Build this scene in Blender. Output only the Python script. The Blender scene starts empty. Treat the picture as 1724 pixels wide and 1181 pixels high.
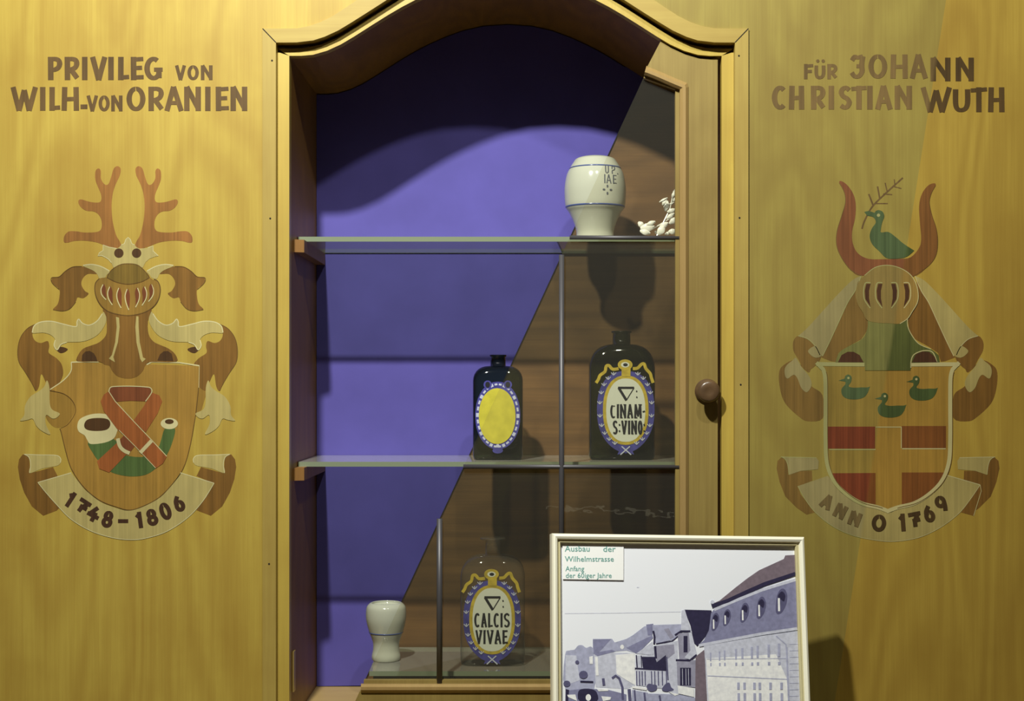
import bpy, math, random
from mathutils import Vector, Matrix
from mathutils.geometry import tessellate_polygon

C = bpy.context.scene.collection
R = math.radians
random.seed(4)

# ------------------------------------------------------------------ camera, light, exposure
CX, CY, CZ = 0.018, -2.4, 1.5            # the lens stands 2.4 m from the panelled wall
cam_d = bpy.data.cameras.new('camera'); cam = bpy.data.objects.new('camera', cam_d); C.objects.link(cam)
cam.location = (CX, CY, CZ); cam.rotation_euler = (R(90), 0, 0)
cam_d.sensor_width = 36; cam_d.lens = 36 * 2400 / 1724
cam_d.shift_x = -18 / 1724; cam_d.shift_y = 55.5 / 1724
cam_d.clip_start = .05
bpy.context.scene.camera = cam

w = bpy.data.worlds.new('world'); bpy.context.scene.world = w; w.use_nodes = True
bg = w.node_tree.nodes['Background']
bg.inputs[0].default_value = (.95, .92, .82, 1); bg.inputs[1].default_value = .022

def lamp(name, loc, power, size, col, target=(0, 0, 1.5)):
    d = bpy.data.lights.new(name, 'AREA'); d.shape = 'DISK'; d.size = size; d.energy = power; d.color = col
    o = bpy.data.objects.new(name, d); C.objects.link(o); o.location = loc
    o.rotation_euler = (Vector(target) - Vector(loc)).to_track_quat('-Z', 'Y').to_euler()
    return o
lamp('ceiling_spot_lamp', (-.42, -1.30, 3.02), 57, .07, (.985, .99, .89), (-.2, 0, 1.75))
lamp('ceiling_spot_lamp', (.27, -1.30, 3.02), 11.5, .07, (.985, .98, .87), (.1, 0, 1.6))

vs = bpy.context.scene.view_settings
vs.view_transform = 'Standard'; vs.look = 'None'; vs.gamma = 1; vs.exposure = 0.0
vs.use_curve_mapping = False

# ------------------------------------------------------------------ coordinates
def P(px, py, y=0.0):
    """real position, on the vertical plane at depth y, of a point measured on the photograph"""
    k = 2.4 / (2.4 + y)
    return (CX + (px - 880) / 1000 / k, y, CZ + (646 - py) / 1000 / k)
def plane(y): return lambda px, py, e=0: P(px, py, y - e)

# ------------------------------------------------------------------ materials
MAT = {}
def lin(c): return tuple(((v / 255) / 12.92 if v / 255 <= .04045 else ((v / 255 + .055) / 1.055) ** 2.4) for v in c) + (1,)

def grain_group():
    g = bpy.data.node_groups.new('wood_grain', 'ShaderNodeTree')
    for s, kind in (('Fine', 'OUTPUT'), ('Figure', 'OUTPUT'), ('Blotch', 'OUTPUT'), ('Horizontal', 'INPUT')):
        g.interface.new_socket(name=s, in_out=kind, socket_type='NodeSocketFloat')
    n, l = g.nodes, g.links
    gi = n.new('NodeGroupInput'); go = n.new('NodeGroupOutput')
    geo = n.new('ShaderNodeNewGeometry')
    sep = n.new('ShaderNodeSeparateXYZ'); l.new(geo.outputs['Position'], sep.inputs[0])
    # across / along the grain
    def mixf(a, b):
        m = n.new('ShaderNodeMix'); m.data_type = 'FLOAT'
        l.new(gi.outputs['Horizontal'], m.inputs[0]); l.new(a, m.inputs[2]); l.new(b, m.inputs[3]); return m.outputs[0]
    across = mixf(sep.outputs['X'], sep.outputs['Z']); along = mixf(sep.outputs['Z'], sep.outputs['X'])
    def vec(sx, sz, sy=1.0):
        c = n.new('ShaderNodeCombineXYZ')
        for s_, src, i in ((sx, across, 0), (sz, along, 2), (sy, sep.outputs['Y'], 1)):
            m = n.new('ShaderNodeMath'); m.operation = 'MULTIPLY'; m.inputs[1].default_value = s_
            l.new(src, m.inputs[0]); l.new(m.outputs[0], c.inputs[i])
        return c.outputs[0]
    def noise(v, det=3, rough=.55, dist=0):
        t = n.new('ShaderNodeTexNoise'); t.inputs['Scale'].default_value = 1
        t.inputs['Detail'].default_value = det; t.inputs['Roughness'].default_value = rough
        t.inputs['Distortion'].default_value = dist
        l.new(v, t.inputs['Vector']); return t.outputs[0]
    a = noise(vec(340, 7, 60), 3, .6)
    b = noise(vec(90, 2.2, 20), 2, .5)
    m = n.new('ShaderNodeMath'); m.operation = 'ADD'; l.new(a, m.inputs[0]); l.new(b, m.inputs[1])
    m2 = n.new('ShaderNodeMath'); m2.operation = 'MULTIPLY'; m2.inputs[1].default_value = .5; l.new(m.outputs[0], m2.inputs[0])
    l.new(m2.outputs[0], go.inputs['Fine'])
    f = noise(vec(4.6, .95, 2), 1.5, .45, .25)
    mu = n.new('ShaderNodeMath'); mu.operation = 'MULTIPLY'; mu.inputs[1].default_value = 100; l.new(f, mu.inputs[0])
    s = n.new('ShaderNodeMath'); s.operation = 'SINE'; l.new(mu.outputs[0], s.inputs[0])
    s2 = n.new('ShaderNodeMath'); s2.operation = 'MULTIPLY_ADD'; s2.inputs[1].default_value = .5; s2.inputs[2].default_value = .5
    l.new(s.outputs[0], s2.inputs[0])
    l.new(s2.outputs[0], go.inputs['Figure'])
    l.new(noise(vec(5, 3.5, 5), 4, .6), go.inputs['Blotch'])
    return g
GR = grain_group()

def base_mat(name, rough, spec):
    m = bpy.data.materials.new(name); m.use_nodes = True
    b = m.node_tree.nodes['Principled BSDF']
    b.inputs['Roughness'].default_value = rough; b.inputs['Specular IOR Level'].default_value = spec
    MAT[name] = m
    return m, b, m.node_tree.nodes, m.node_tree.links

def mixc(n, l, fac, a, b, blend='MIX'):
    m = n.new('ShaderNodeMix'); m.data_type = 'RGBA'; m.blend_type = blend
    if isinstance(fac, float): m.inputs[0].default_value = fac
    else: l.new(fac, m.inputs[0])
    for i, v in ((6, a), (7, b)):
        if isinstance(v, tuple): m.inputs[i].default_value = v
        else: l.new(v, m.inputs[i])
    return m.outputs[2]

def sharpen(n, l, src, lo, hi, a=0.0, b=1.0):
    m = n.new('ShaderNodeMapRange'); m.inputs[1].default_value = lo; m.inputs[2].default_value = hi
    m.inputs[3].default_value = a; m.inputs[4].default_value = b; l.new(src, m.inputs[0]); return m.outputs[0]

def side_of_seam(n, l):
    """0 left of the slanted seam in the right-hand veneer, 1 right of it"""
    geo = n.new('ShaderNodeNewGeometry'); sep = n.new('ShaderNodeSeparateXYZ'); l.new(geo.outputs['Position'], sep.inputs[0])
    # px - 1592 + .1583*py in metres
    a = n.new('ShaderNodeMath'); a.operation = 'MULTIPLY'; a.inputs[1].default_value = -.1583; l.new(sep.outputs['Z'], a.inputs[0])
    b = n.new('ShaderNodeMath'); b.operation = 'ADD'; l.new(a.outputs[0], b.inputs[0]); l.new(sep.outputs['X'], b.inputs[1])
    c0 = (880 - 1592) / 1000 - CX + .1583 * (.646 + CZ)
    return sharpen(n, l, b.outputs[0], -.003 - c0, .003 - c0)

def wood(name, light, dark, figure=.35, fine=.35, blotch=.3, rough=.5, spec=.35, horizontal=0.0, bump=.15):
    m, bs, n, l = base_mat(name, rough, spec)
    g = n.new('ShaderNodeGroup'); g.node_tree = GR; g.inputs[0].default_value = horizontal
    c = lin(light); d = lin(dark)
    f1 = sharpen(n, l, g.outputs['Fine'], .35, .65, 0.0, fine)
    x = mixc(n, l, f1, c, d)
    f2 = sharpen(n, l, g.outputs['Figure'], .1, 1.0, 0.0, figure)
    x = mixc(n, l, f2, x, d)
    f3 = sharpen(n, l, g.outputs['Blotch'], .45, .72, 0.0, blotch)
    x = mixc(n, l, f3, x, d)
    l.new(x, bs.inputs['Base Color'])
    if bump:
        bp = n.new('ShaderNodeBump'); bp.inputs['Strength'].default_value = bump; bp.inputs['Distance'].default_value = .0006
        l.new(g.outputs['Fine'], bp.inputs['Height']); l.new(bp.outputs[0], bs.inputs['Normal'])
    return m

def paint(name, col, left_col=None, grain=.28, rough=.6, blot=.25):
    """thin wash of paint, the grain of the panel shows through; `left_col` = its colour left of the seam"""
    m, bs, n, l = base_mat(name, rough, .25)
    g = n.new('ShaderNodeGroup'); g.node_tree = GR; g.inputs[0].default_value = 0
    c = lin(col)
    if left_col: c = mixc(n, l, side_of_seam(n, l), lin(left_col), c)
    f = sharpen(n, l, g.outputs['Fine'], .38, .62, 1.0 + grain * .45, 1.0 - grain)
    f2 = sharpen(n, l, g.outputs['Blotch'], .35, .65, 1.0 + blot * .4, 1.0 - blot)
    mm = n.new('ShaderNodeMath'); mm.operation = 'MULTIPLY'; l.new(f, mm.inputs[0]); l.new(f2, mm.inputs[1])
    cb = n.new('ShaderNodeCombineColor')
    for i in range(3): l.new(mm.outputs[0], cb.inputs[i])
    x = mixc(n, l, 1.0, c, cb.outputs[0], 'MULTIPLY')
    l.new(x, bs.inputs['Base Color'])
    return m

def plain(name, col, rough=.5, spec=.4, metal=0.0, var=0.0, scale=30):
    m, bs, n, l = base_mat(name, rough, spec)
    bs.inputs['Metallic'].default_value = metal
    if var:
        t = n.new('ShaderNodeTexNoise'); t.inputs['Scale'].default_value = scale; t.inputs['Detail'].default_value = 4
        geo = n.new('ShaderNodeNewGeometry'); l.new(geo.outputs['Position'], t.inputs['Vector'])
        d = tuple(v * (1 - var) for v in col); e = tuple(min(255, v * (1 + var * .6)) for v in col)
        l.new(mixc(n, l, sharpen(n, l, t.outputs[0], .3, .7), lin(d), lin(e)), bs.inputs['Base Color'])
    else: bs.inputs['Base Color'].default_value = lin(col)
    return m

def glassy(name, face, edge, ior=1.45, rough=.02, gl=(1, 1, 1), gain=1.0, wav=0.0, haze_dust=0.0):
    """clear glass seen through its real walls: tinted, denser at grazing angles, mirror-like by Fresnel"""
    m = bpy.data.materials.new(name); m.use_nodes = True; MAT[name] = m
    n, l = m.node_tree.nodes, m.node_tree.links; n.clear()
    out = n.new('ShaderNodeOutputMaterial')
    lw = n.new('ShaderNodeLayerWeight'); lw.inputs[0].default_value = .35
    tr = n.new('ShaderNodeBsdfTransparent'); l.new(mixc(n, l, lw.outputs['Facing'], lin(face), lin(edge)), tr.inputs[0])
    go = n.new('ShaderNodeBsdfGlossy'); go.inputs[0].default_value = gl + (1,); go.inputs['Roughness'].default_value = rough
    fr = n.new('ShaderNodeFresnel'); fr.inputs[0].default_value = ior
    if wav:
        t = n.new('ShaderNodeTexNoise'); t.inputs['Scale'].default_value = 14; t.inputs['Detail'].default_value = 3
        geo = n.new('ShaderNodeNewGeometry'); l.new(geo.outputs['Position'], t.inputs['Vector'])
        bp = n.new('ShaderNodeBump'); bp.inputs['Strength'].default_value = wav; bp.inputs['Distance'].default_value = .02
        l.new(t.outputs[0], bp.inputs['Height']); l.new(bp.outputs[0], go.inputs['Normal'])
    k = n.new('ShaderNodeMath'); k.operation = 'MULTIPLY'; k.inputs[1].default_value = gain; k.use_clamp = True
    gb = n.new('ShaderNodeNewGeometry'); inv = n.new('ShaderNodeMath'); inv.operation = 'SUBTRACT'; inv.inputs[0].default_value = 1
    l.new(gb.outputs['Backfacing'], inv.inputs[1])
    fm = n.new('ShaderNodeMath'); fm.operation = 'MULTIPLY'; l.new(fr.outputs[0], fm.inputs[0]); l.new(inv.outputs[0], fm.inputs[1])
    l.new(fm.outputs[0], k.inputs[0])
    mx = n.new('ShaderNodeMixShader'); l.new(k.outputs[0], mx.inputs[0]); l.new(tr.outputs[0], mx.inputs[1]); l.new(go.outputs[0], mx.inputs[2])
    if haze_dust:  # diffuse veil: painted reflection haze on the pane, dust on the shelves
        df = n.new('ShaderNodeBsdfDiffuse'); df.inputs[0].default_value = (.8, .78, .7, 1)
        m2 = n.new('ShaderNodeMixShader'); m2.inputs[0].default_value = haze_dust
        l.new(mx.outputs[0], m2.inputs[1]); l.new(df.outputs[0], m2.inputs[2]); mx = m2
    l.new(mx.outputs[0], out.inputs[0])
    return m

wood('wall_veneer', (182, 158, 70), (146, 112, 42), .32, .36, .5)
wood('wall_veneer_hazed', (152, 136, 66), (118, 96, 44), .26, .34, .45)  # greyed in the colour to imitate a reflected veil over the wood
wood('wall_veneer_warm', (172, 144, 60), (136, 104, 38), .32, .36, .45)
wood('casing_wood', (170, 148, 76), (140, 112, 52), .12, .30, .5)
wood('casing_head_wood', (174, 152, 80), (140, 112, 52), .12, .30, .5, horizontal=1.0)
wood('band_wood', (186, 162, 74), (150, 116, 48), .1, .25, .3, .42, .5)
wood('door_wood', (150, 130, 72), (112, 90, 44), .15, .35, .7)
wood('bead_wood', (166, 138, 88), (128, 100, 58), .05, .25, .3, .35, .5)
wood('interior_wood', (146, 104, 32), (98, 68, 18), .3, .4, .4, .5)
wood('back_wood', (120, 88, 48), (76, 54, 28), .35, .45, .6, .6, .3, 1.0)
wood('floor_wood', (196, 168, 110), (150, 118, 70), .2, .3, .3, .5, .35, 1.0)
wood('room_floor_wood', (120, 90, 60), (80, 58, 36), .2, .3, .3, .5, .35, 1.0)
wood('cleat_wood', (150, 108, 58), (96, 66, 34), .1, .3, .3)
plain('blue_board', (92, 85, 164), .75, .2, 0, .05, 9)
plain('masonry', (190, 184, 170), .9, .2, 0, .08, 8)
plain('dark_gap', (28, 20, 12), .8)
plain('lead_came', (84, 82, 86), .45, .5, .35)
plain('knob_wood', (94, 72, 50), .3, .6, 0, .15, 40)
plain('brass_plate', (190, 164, 96), .4, .5, .6)
plain('frame_metal', (250, 246, 226), .35, .6, 0)
plain('frame_lip', (204, 194, 150), .45, .5, 0)
plain('white_glaze', (182, 184, 166), .12, .6)
plain('reflection_white', (255, 255, 250), .2, .6)  # white of the modelled glass reflection
plain('blue_glaze', (70, 84, 132), .2, .5)
plain('grey_ink', (80, 84, 92), .5)
plain('enamel_white', (226, 230, 218), .3, .5)
plain('enamel_yellow', (200, 176, 66), .35, .5, 0, .12, 90)
plain('enamel_lemon', (206, 196, 66), .45, .4, 0, .06, 60)
plain('enamel_blue', (78, 76, 156), .35, .5, 0, .15, 70)
plain('enamel_tick', (196, 200, 222), .4, .5)
plain('enamel_ink', (34, 34, 40), .5, .4)
plain('print_paper', (244, 246, 255), .35, .3)
plain('card_paper', (255, 255, 255), .5, .3)
plain('card_ink', (112, 168, 160), .6, .2)
plain('dark_plinth', (40, 34, 24), .5)
glassy('pane_glass', (250, 249, 244), (225, 228, 218), 1.5, .03, wav=.12, haze_dust=.015)  # its diffuse share paints the haze of room reflections over the pane
glassy('shelf_glass', (250, 252, 249), (222, 232, 220), 1.5, .05, gain=1.3, haze_dust=.15)
plain('shelf_edge', (132, 142, 118), .15, .8)
glassy('dark_bottle_glass', (150, 170, 142), (24, 36, 24), 1.5, .05)
glassy('clear_bottle_glass', (251, 252, 250), (176, 178, 170), 1.5, .04, haze_dust=.02)

# ------------------------------------------------------------------ object helpers
def tag(o, label=None, cat=None, group=None, kind=None):
    if label: o['label'] = label
    if cat: o['category'] = cat
    if group: o['group'] = group
    if kind: o['kind'] = kind
    return o
def world_loc(o):
    v = Vector((0, 0, 0))
    while o: v = v + o.location; o = o.parent
    return v
def link(name, verts, faces, mat, parent=None, smooth=False, mats=None, fmat=None):
    """vertices are given in the room's own metres"""
    me = bpy.data.meshes.new(name)
    off = world_loc(parent) if parent else Vector((0, 0, 0))
    vv = [Vector(v) for v in verts]
    if parent is None or True:
        lo = Vector([min(v[i] for v in vv) for i in range(3)]); hi = Vector([max(v[i] for v in vv) for i in range(3)])
        org = Vector(((lo.x + hi.x) / 2, (lo.y + hi.y) / 2, lo.z))
    me.from_pydata([tuple(v - org) for v in vv], [], faces)
    for mm in (mats or [mat]): me.materials.append(MAT[mm])
    if fmat: me.polygons.foreach_set('material_index', fmat)
    if smooth: me.polygons.foreach_set('use_smooth', [True] * len(me.polygons))
    me.update()
    o = bpy.data.objects.new(name, me); C.objects.link(o)
    if parent: o.parent = parent
    o.location = org - off
    return o
def empty(name, loc, label, cat, group=None):
    o = bpy.data.objects.new(name, None); C.objects.link(o); o.location = loc
    o.empty_display_size = .05
    return tag(o, label, cat, group)

class MB:
    def __init__(s): s.v = []; s.f = []; s.m = []
    def add(s, vs_, fs, mi=0):
        b = len(s.v); s.v += [tuple(v) for v in vs_]; s.f += [tuple(i + b for i in f) for f in fs]; s.m += [mi] * len(fs)
    def box(s, x0, x1, y0, y1, z0, z1, mi=0):
        s.add([(x, y, z) for x in (x0, x1) for y in (y0, y1) for z in (z0, z1)],
              [(0, 1, 3, 2), (4, 6, 7, 5), (0, 4, 5, 1), (2, 3, 7, 6), (0, 2, 6, 4), (1, 5, 7, 3)], mi)
    def tube(s, a, b, r, seg=10, mi=0):
        a, b = Vector(a), Vector(b); d = (b - a).normalized()
        u = d.orthogonal().normalized(); w_ = d.cross(u)
        vs_ = [p + u * r * math.cos(t) + w_ * r * math.sin(t) for p in (a, b) for t in [2 * math.pi * i / seg for i in range(seg)]]
        s.add(vs_, [(i, (i + 1) % seg, seg + (i + 1) % seg, seg + i) for i in range(seg)] + [tuple(range(seg))[::-1], tuple(range(seg, 2 * seg))], mi)
    def poly(s, pts, mi=0):
        """planar polygon, any outline"""
        pv = [Vector(p) for p in pts]
        tri = tessellate_polygon([pv]); s.add(pv, tri, mi)
    def slab(s, front, back, mi=0, mside=None):
        """closed solid between two outlines of equal length"""
        n = len(front); pv = [Vector(p) for p in front]; tri = tessellate_polygon([pv])
        s.add(front, tri, mi); s.add(back, [t[::-1] for t in tri], mi)
        s.add(list(front) + list(back), [(i, (i + 1) % n, n + (i + 1) % n, n + i) for i in range(n)], mi if mside is None else mside)
    def build(s, name, mat, parent=None, smooth=False, mats=None):
        return link(name, s.v, s.f, mat, parent, smooth, mats, s.m if mats else None)

def catmull(pts, closed=False, sub=5):
    n = len(pts); out = []
    rng = range(n) if closed else range(n - 1)
    for i in rng:
        p1, p2 = pts[i], pts[(i + 1) % n]
        p0 = pts[i - 1] if (closed or i > 0) else p1
        p3 = pts[(i + 2) % n] if (closed or i < n - 2) else p2
        for k in range(sub):
            t = k / sub; t2 = t * t; t3 = t2 * t
            out.append(tuple(.5 * (2 * p1[j] + (p2[j] - p0[j]) * t + (2 * p0[j] - 5 * p1[j] + 4 * p2[j] - p3[j]) * t2 + (3 * p1[j] - p0[j] - 3 * p2[j] + p3[j]) * t3) for j in (0, 1)))
    if not closed: out.append(pts[-1])
    return out

def stroke(pts, wv, wh=None, taper=False):
    """outline of a brush stroke along pts (px): wv wide where it runs vertically, wh where it runs sideways"""
    wh = wv if wh is None else wh
    L, Rr = [], []; n = len(pts)
    for i, p in enumerate(pts):
        a = pts[max(i - 1, 0)]; b = pts[min(i + 1, n - 1)]
        dx, dy = b[0] - a[0], b[1] - a[1]; d = math.hypot(dx, dy) or 1; dx /= d; dy /= d
        wd = (wv * abs(dy) + wh * abs(dx)) / max(abs(dx) + abs(dy), 1e-6) / 2
        if taper: wd *= max(.18, math.sin(math.pi * min(max(i / (n - 1), .02), .98)) ** .6)
        L.append((p[0] - dy * wd, p[1] + dx * wd)); Rr.append((p[0] + dy * wd, p[1] - dx * wd))
    return L + Rr[::-1]

def ell(cx, cy, rx, ry, n=28, p=2.0, a0=0, a1=2 * math.pi):
    out = []
    for i in range(n):
        t = a0 + (a1 - a0) * i / n
        c, s_ = math.cos(t), math.sin(t)
        out.append((cx + rx * math.copysign(abs(c) ** (2 / p), c), cy + ry * math.copysign(abs(s_) ** (2 / p), s_)))
    return out

# brush alphabet: unit boxes, y upwards
def arc(cx, cy, rx, ry, a0, a1, n=14):
    return [(cx + rx * math.cos(R(a0 + (a1 - a0) * i / n)), cy + ry * math.sin(R(a0 + (a1 - a0) * i / n))) for i in range(n + 1)]
G = {
 'A': [[(0, 0), (.46, 1)], [(.46, 1), (1, 0)], [(.18, .3), (.82, .3)]],
 'C': [arc(.55, .5, .52, .5, 50, 310)],
 'E': [[(.1, 0), (.08, 1)], [(.1, .97), (.95, 1)], [(.1, .52), (.8, .54)], [(.1, .03), (1, .05)]],
 'F': [[(.1, 0), (.1, 1)], [(.1, .95), (1, 1)], [(.1, .5), (.8, .52)]],
 'G': [arc(.52, .5, .5, .5, 55, 325), [(.93, 0), (.93, .46)], [(.55, .44), (1, .44)]],
 'H': [[(0, 0), (.05, 1)], [(1, 0), (.97, 1)], [(0, .48), (1, .5)]],
 'I': [[(.5, 0), (.5, 1)]],
 'J': [[(.02, .8), (.25, .98), (.5, .94), (.95, 1)], [(.95, 1), (.85, .6), (.88, .25), (.6, .02), (.25, .02), (0, .2)], [(.4, .52), (.85, .5)]],
 'L': [[(.1, 1), (.08, 0)], [(.08, .03), (1, .06)]],
 'M': [[(0, 0), (.1, 1)], [(.1, 1), (.5, .1)], [(.5, .1), (.9, 1)], [(.9, 1), (1, 0)]],
 'N': [[(.03, 0), (.03, 1)], [(.03, 1), (.97, .02)], [(.97, 0), (.97, 1)]],
 'O': [arc(.5, .5, .5, .5, 90, 455, 22)],
 'P': [[(.1, 0), (.08, 1)], [(.1, .97), (.5, 1), (.88, .93), (1, .74), (.85, .54), (.5, .44), (.15, .42)]],
 'R': [[(.1, 0), (.08, 1)], [(.1, .97), (.5, 1), (.86, .93), (.95, .74), (.82, .56), (.5, .46), (.15, .45)], [(.42, .45), (1, 0)]],
 'S': [[(.95, .88), (.6, 1), (.2, .93), (.06, .74), (.3, .56), (.72, .45), (.95, .26), (.75, .05), (.4, 0), (.02, .1)]],
 'T': [[(.5, 0), (.5, 1)], [(0, .94), (1, 1)]],
 'U': [[(.03, 1), (.03, .35), (.15, .08), (.45, 0), (.8, .08), (.97, .35), (.97, 1)]],
 'V': [[(0, 1), (.5, 0)], [(.5, 0), (1, 1)]],
 'W': [[(0, 1), (.27, 0)], [(.27, 0), (.5, .95)], [(.5, .95), (.72, 0)], [(.72, 0), (1, 1)]],
 '0': [arc(.5, .5, .5, .5, 90, 455, 20)],
 '1': [[(.7, 0), (.7, 1)], [(.7, .97), (.0, .72)]],
 '4': [[(.62, 1), (.05, .38)], [(.02, .35), (1, .35)], [(.66, .7), (.66, 0)]],
 '6': [arc(.5, .29, .48, .29, 90, 450, 16), [(.04, .36), (.14, .68), (.6, 1)]],
 '7': [[(0, .95), (1, .97)], [(1, .97), (.5, .5), (.4, 0)], [(.15, .46), (.85, .5)]],
 '8': [arc(.5, .76, .38, .24, 90, 450, 16), arc(.5, .27, .47, .27, 90, 450, 16)],
 '9': [arc(.5, .7, .48, .3, 90, 450, 16), [(.97, .72), (.95, .4), (.8, 0)]],
 '-': [[(0, .45), (1, .5)]],
 '.': [[(0, .08), (1, .1)]],
 ':': [[(.4, .2), (.6, .22)], [(.4, .62), (.6, .64)]],
}
def glyph(ch, x0, y0, x1, y1, wv, wh, rot=0):
    """brush strokes (px outlines) of one letter filling the box"""
    out = []; ix = min(wv / 2, (x1 - x0) * .45); iy = wh / 2
    cx, cy = (x0 + x1) / 2, (y0 + y1) / 2; c, s_ = math.cos(R(rot)), math.sin(R(rot))
    for st in G[ch]:
        pts = []
        for u, v in st:
            x = x0 + ix + u * (x1 - x0 - 2 * ix); y = y1 - iy - v * (y1 - y0 - 2 * iy)
            if v in (0, 1) and len(st) == 2 and abs(st[0][1] - st[1][1]) > .5: y += iy * (1 if v == 0 else -1)
            x, y = x - cx, y - cy
            if len(st) == 2 and abs(st[0][1] - st[1][1]) < .15 and ch not in 'AH': x += ix * (1 if u > .75 else (-1 if u < .04 else 0))
            pts.append((cx + x * c - y * s_, cy + x * s_ + y * c))
        if len(pts) > 2: pts = catmull(pts, sub=3)
        out.append(stroke(pts, wv, wh))
    return out

SPLIT = {'shield_field', 'armhole', 'carrying_strap', 'crown_opening', 'visor_slit', 'strip', 'horn_ring', 'horn_hole', 'ring', 'ring_hole',
         'print_house', 'print_roof', 'print_wall', 'print_gable', 'print_dormer', 'print_bush', 'print_car', 'print_cornice', 'print_window', 'eyelet'}
class Art:
    """painted pieces on a plane; layer n lies n coats above the wood"""
    def __init__(s, T, parent, conv, coat=.00012):
        s.T, s.parent, s.conv, s.coat = T, parent, conv, coat; s.k = 0
    def put(s, name, mat, polys, layer, parent=None, raw=False, label=None):
        if name in SPLIT and len(polys) > 1:
            return [s.put(name, mat, [p], layer + i * .2, parent, raw) for i, p in enumerate(polys)][0]
        mb = MB()
        for i, p in enumerate(polys):
            q = p if raw else [s.conv(*a) for a in p]
            mb.poly([s.T(a[0], a[1], s.coat * (layer + i * .03)) for a in q])
        o = mb.build(name, mat, parent or s.parent)
        if label: o['label'] = label
        return o
def sm(pts, sub=4): return catmull(pts, True, sub)

# ------------------------------------------------------------------ opening curves of the cabinet (px, left half -> mirrored)
MX = 851.0
topC = [(487, 94), (507, 94), (527, 92.3), (550.6, 85.4), (574, 74.7), (597, 61), (627, 41.8), (653, 25.5), (676, 12), (699, 0), (730, -14), (765, -27), (805, -36), (851, -39)]
topB = [(468, 86), (490, 86), (511, 85.4), (541, 79), (569, 67), (592, 54), (627, 31), (653, 15), (679, 0), (700, -10), (730, -24), (765, -37), (805, -46), (851, -49)]
topA = [(464.5, 71.5), (482, 71.5), (499.6, 71.3), (527.4, 68), (546, 62), (569, 51.5), (592, 37.6), (615.6, 22.7), (651, 0), (676, -16), (710, -34), (755, -50), (800, -59), (851, -62)]
topD = [(442, 48), (470, 48), (500, 47.5), (520, 44), (540, 37), (560, 27), (580, 14), (604, -2), (640, -24), (670, -42), (706, -58), (750, -74), (800, -83), (851, -86)]
def full(half): return half + [(2 * MX - x, y) for x, y in half[-2::-1]]
topA, topB, topC, topD = map(full, (topA, topB, topC, topD))
YB = .014                                   # face of the inner band, set back behind the casing
YK = 2.4 / .878 - 2.4                       # inner face of the cabinet back
ZF = .919                                   # cabinet floor
def seam(py): return 1144 - .4623 * py      # slanted limit of the glazed leaf

# ------------------------------------------------------------------ the setting
wallcut = [((a[0] + d[0]) / 2, (a[1] + d[1]) / 2) for a, d in zip(topA, topD)]
def flat_slab(name, pts, y0, y1, mat, parent=None):
    mb = MB(); mb.slab([(p[0], y0, p[1]) for p in pts], [(p[0], y1, p[1]) for p in pts]); return mb.build(name, mat, parent)
def W(px, py): q = P(px, py, 0); return (q[0], q[2])
XL, XR, ZT = -1.75, 1.75, 2.75
l0, r0 = W(*wallcut[0]), W(*wallcut[-1])
wall = MB()
wall.slab([(XL, .03, 0), (XL, .03, ZT), (XR, .03, ZT), (XR, .03, 0), (r0[0], .03, 0)] + [(W(*p)[0], .03, W(*p)[1]) for p in wallcut[::-1]] + [(l0[0], .03, 0)],
          [(XL, .05, 0), (XL, .05, ZT), (XR, .05, ZT), (XR, .05, 0), (r0[0], .05, 0)] + [(W(*p)[0], .05, W(*p)[1]) for p in wallcut[::-1]] + [(l0[0], .05, 0)])
wall_o = tag(wall.build('trim_1', 'wall_veneer'), kind='structure')
s_top = 1592 - .1583 * (-610) ; s_bot = 1592 - .1583 * 2146
seamT, seamB = W(s_top, 0)[0], W(s_bot, 0)[0]
pl = flat_slab('veneer_panel', [(XL, 0), (XL, ZT), (l0[0], ZT), (l0[0], 0)], 0, .03, 'wall_veneer', wall_o)
tp = [(l0[0], ZT), (0.2, ZT), (W(*wallcut[17])[0], ZT)]
hd = flat_slab('veneer_panel', [W(*p) for p in wallcut[:20]] + [(W(*wallcut[19])[0], ZT), (l0[0], ZT)], 0, .03, 'wall_veneer', wall_o)
hd2 = flat_slab('veneer_panel', [W(*p) for p in wallcut[19:]] + [(r0[0], ZT), (W(*wallcut[19])[0], ZT)], 0, .03, 'wall_veneer_hazed', wall_o)
hd2['label'] = 'veneer panel above the right shoulder of the arch, greyed by painted haze'
p3 = flat_slab('veneer_panel', [(r0[0], 0), (r0[0], ZT), (seamT, ZT), (seamB, 0)], 0, .03, 'wall_veneer_hazed', wall_o)
p3['label'] = 'veneer panel left of the slanted seam, greyed by painted haze'
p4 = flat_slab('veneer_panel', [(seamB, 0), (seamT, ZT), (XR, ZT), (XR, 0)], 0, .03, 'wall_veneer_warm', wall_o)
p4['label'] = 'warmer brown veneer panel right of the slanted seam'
fl = MB(); fl.box(XL, XR, .37, .42, 0, ZT); tag(fl.build('wall_back', 'masonry'), kind='structure')
fl = MB(); fl.box(XL, XR, -3.4, .42, -.05, 0); tag(fl.build('floor', 'room_floor_wood'), kind='structure')

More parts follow.
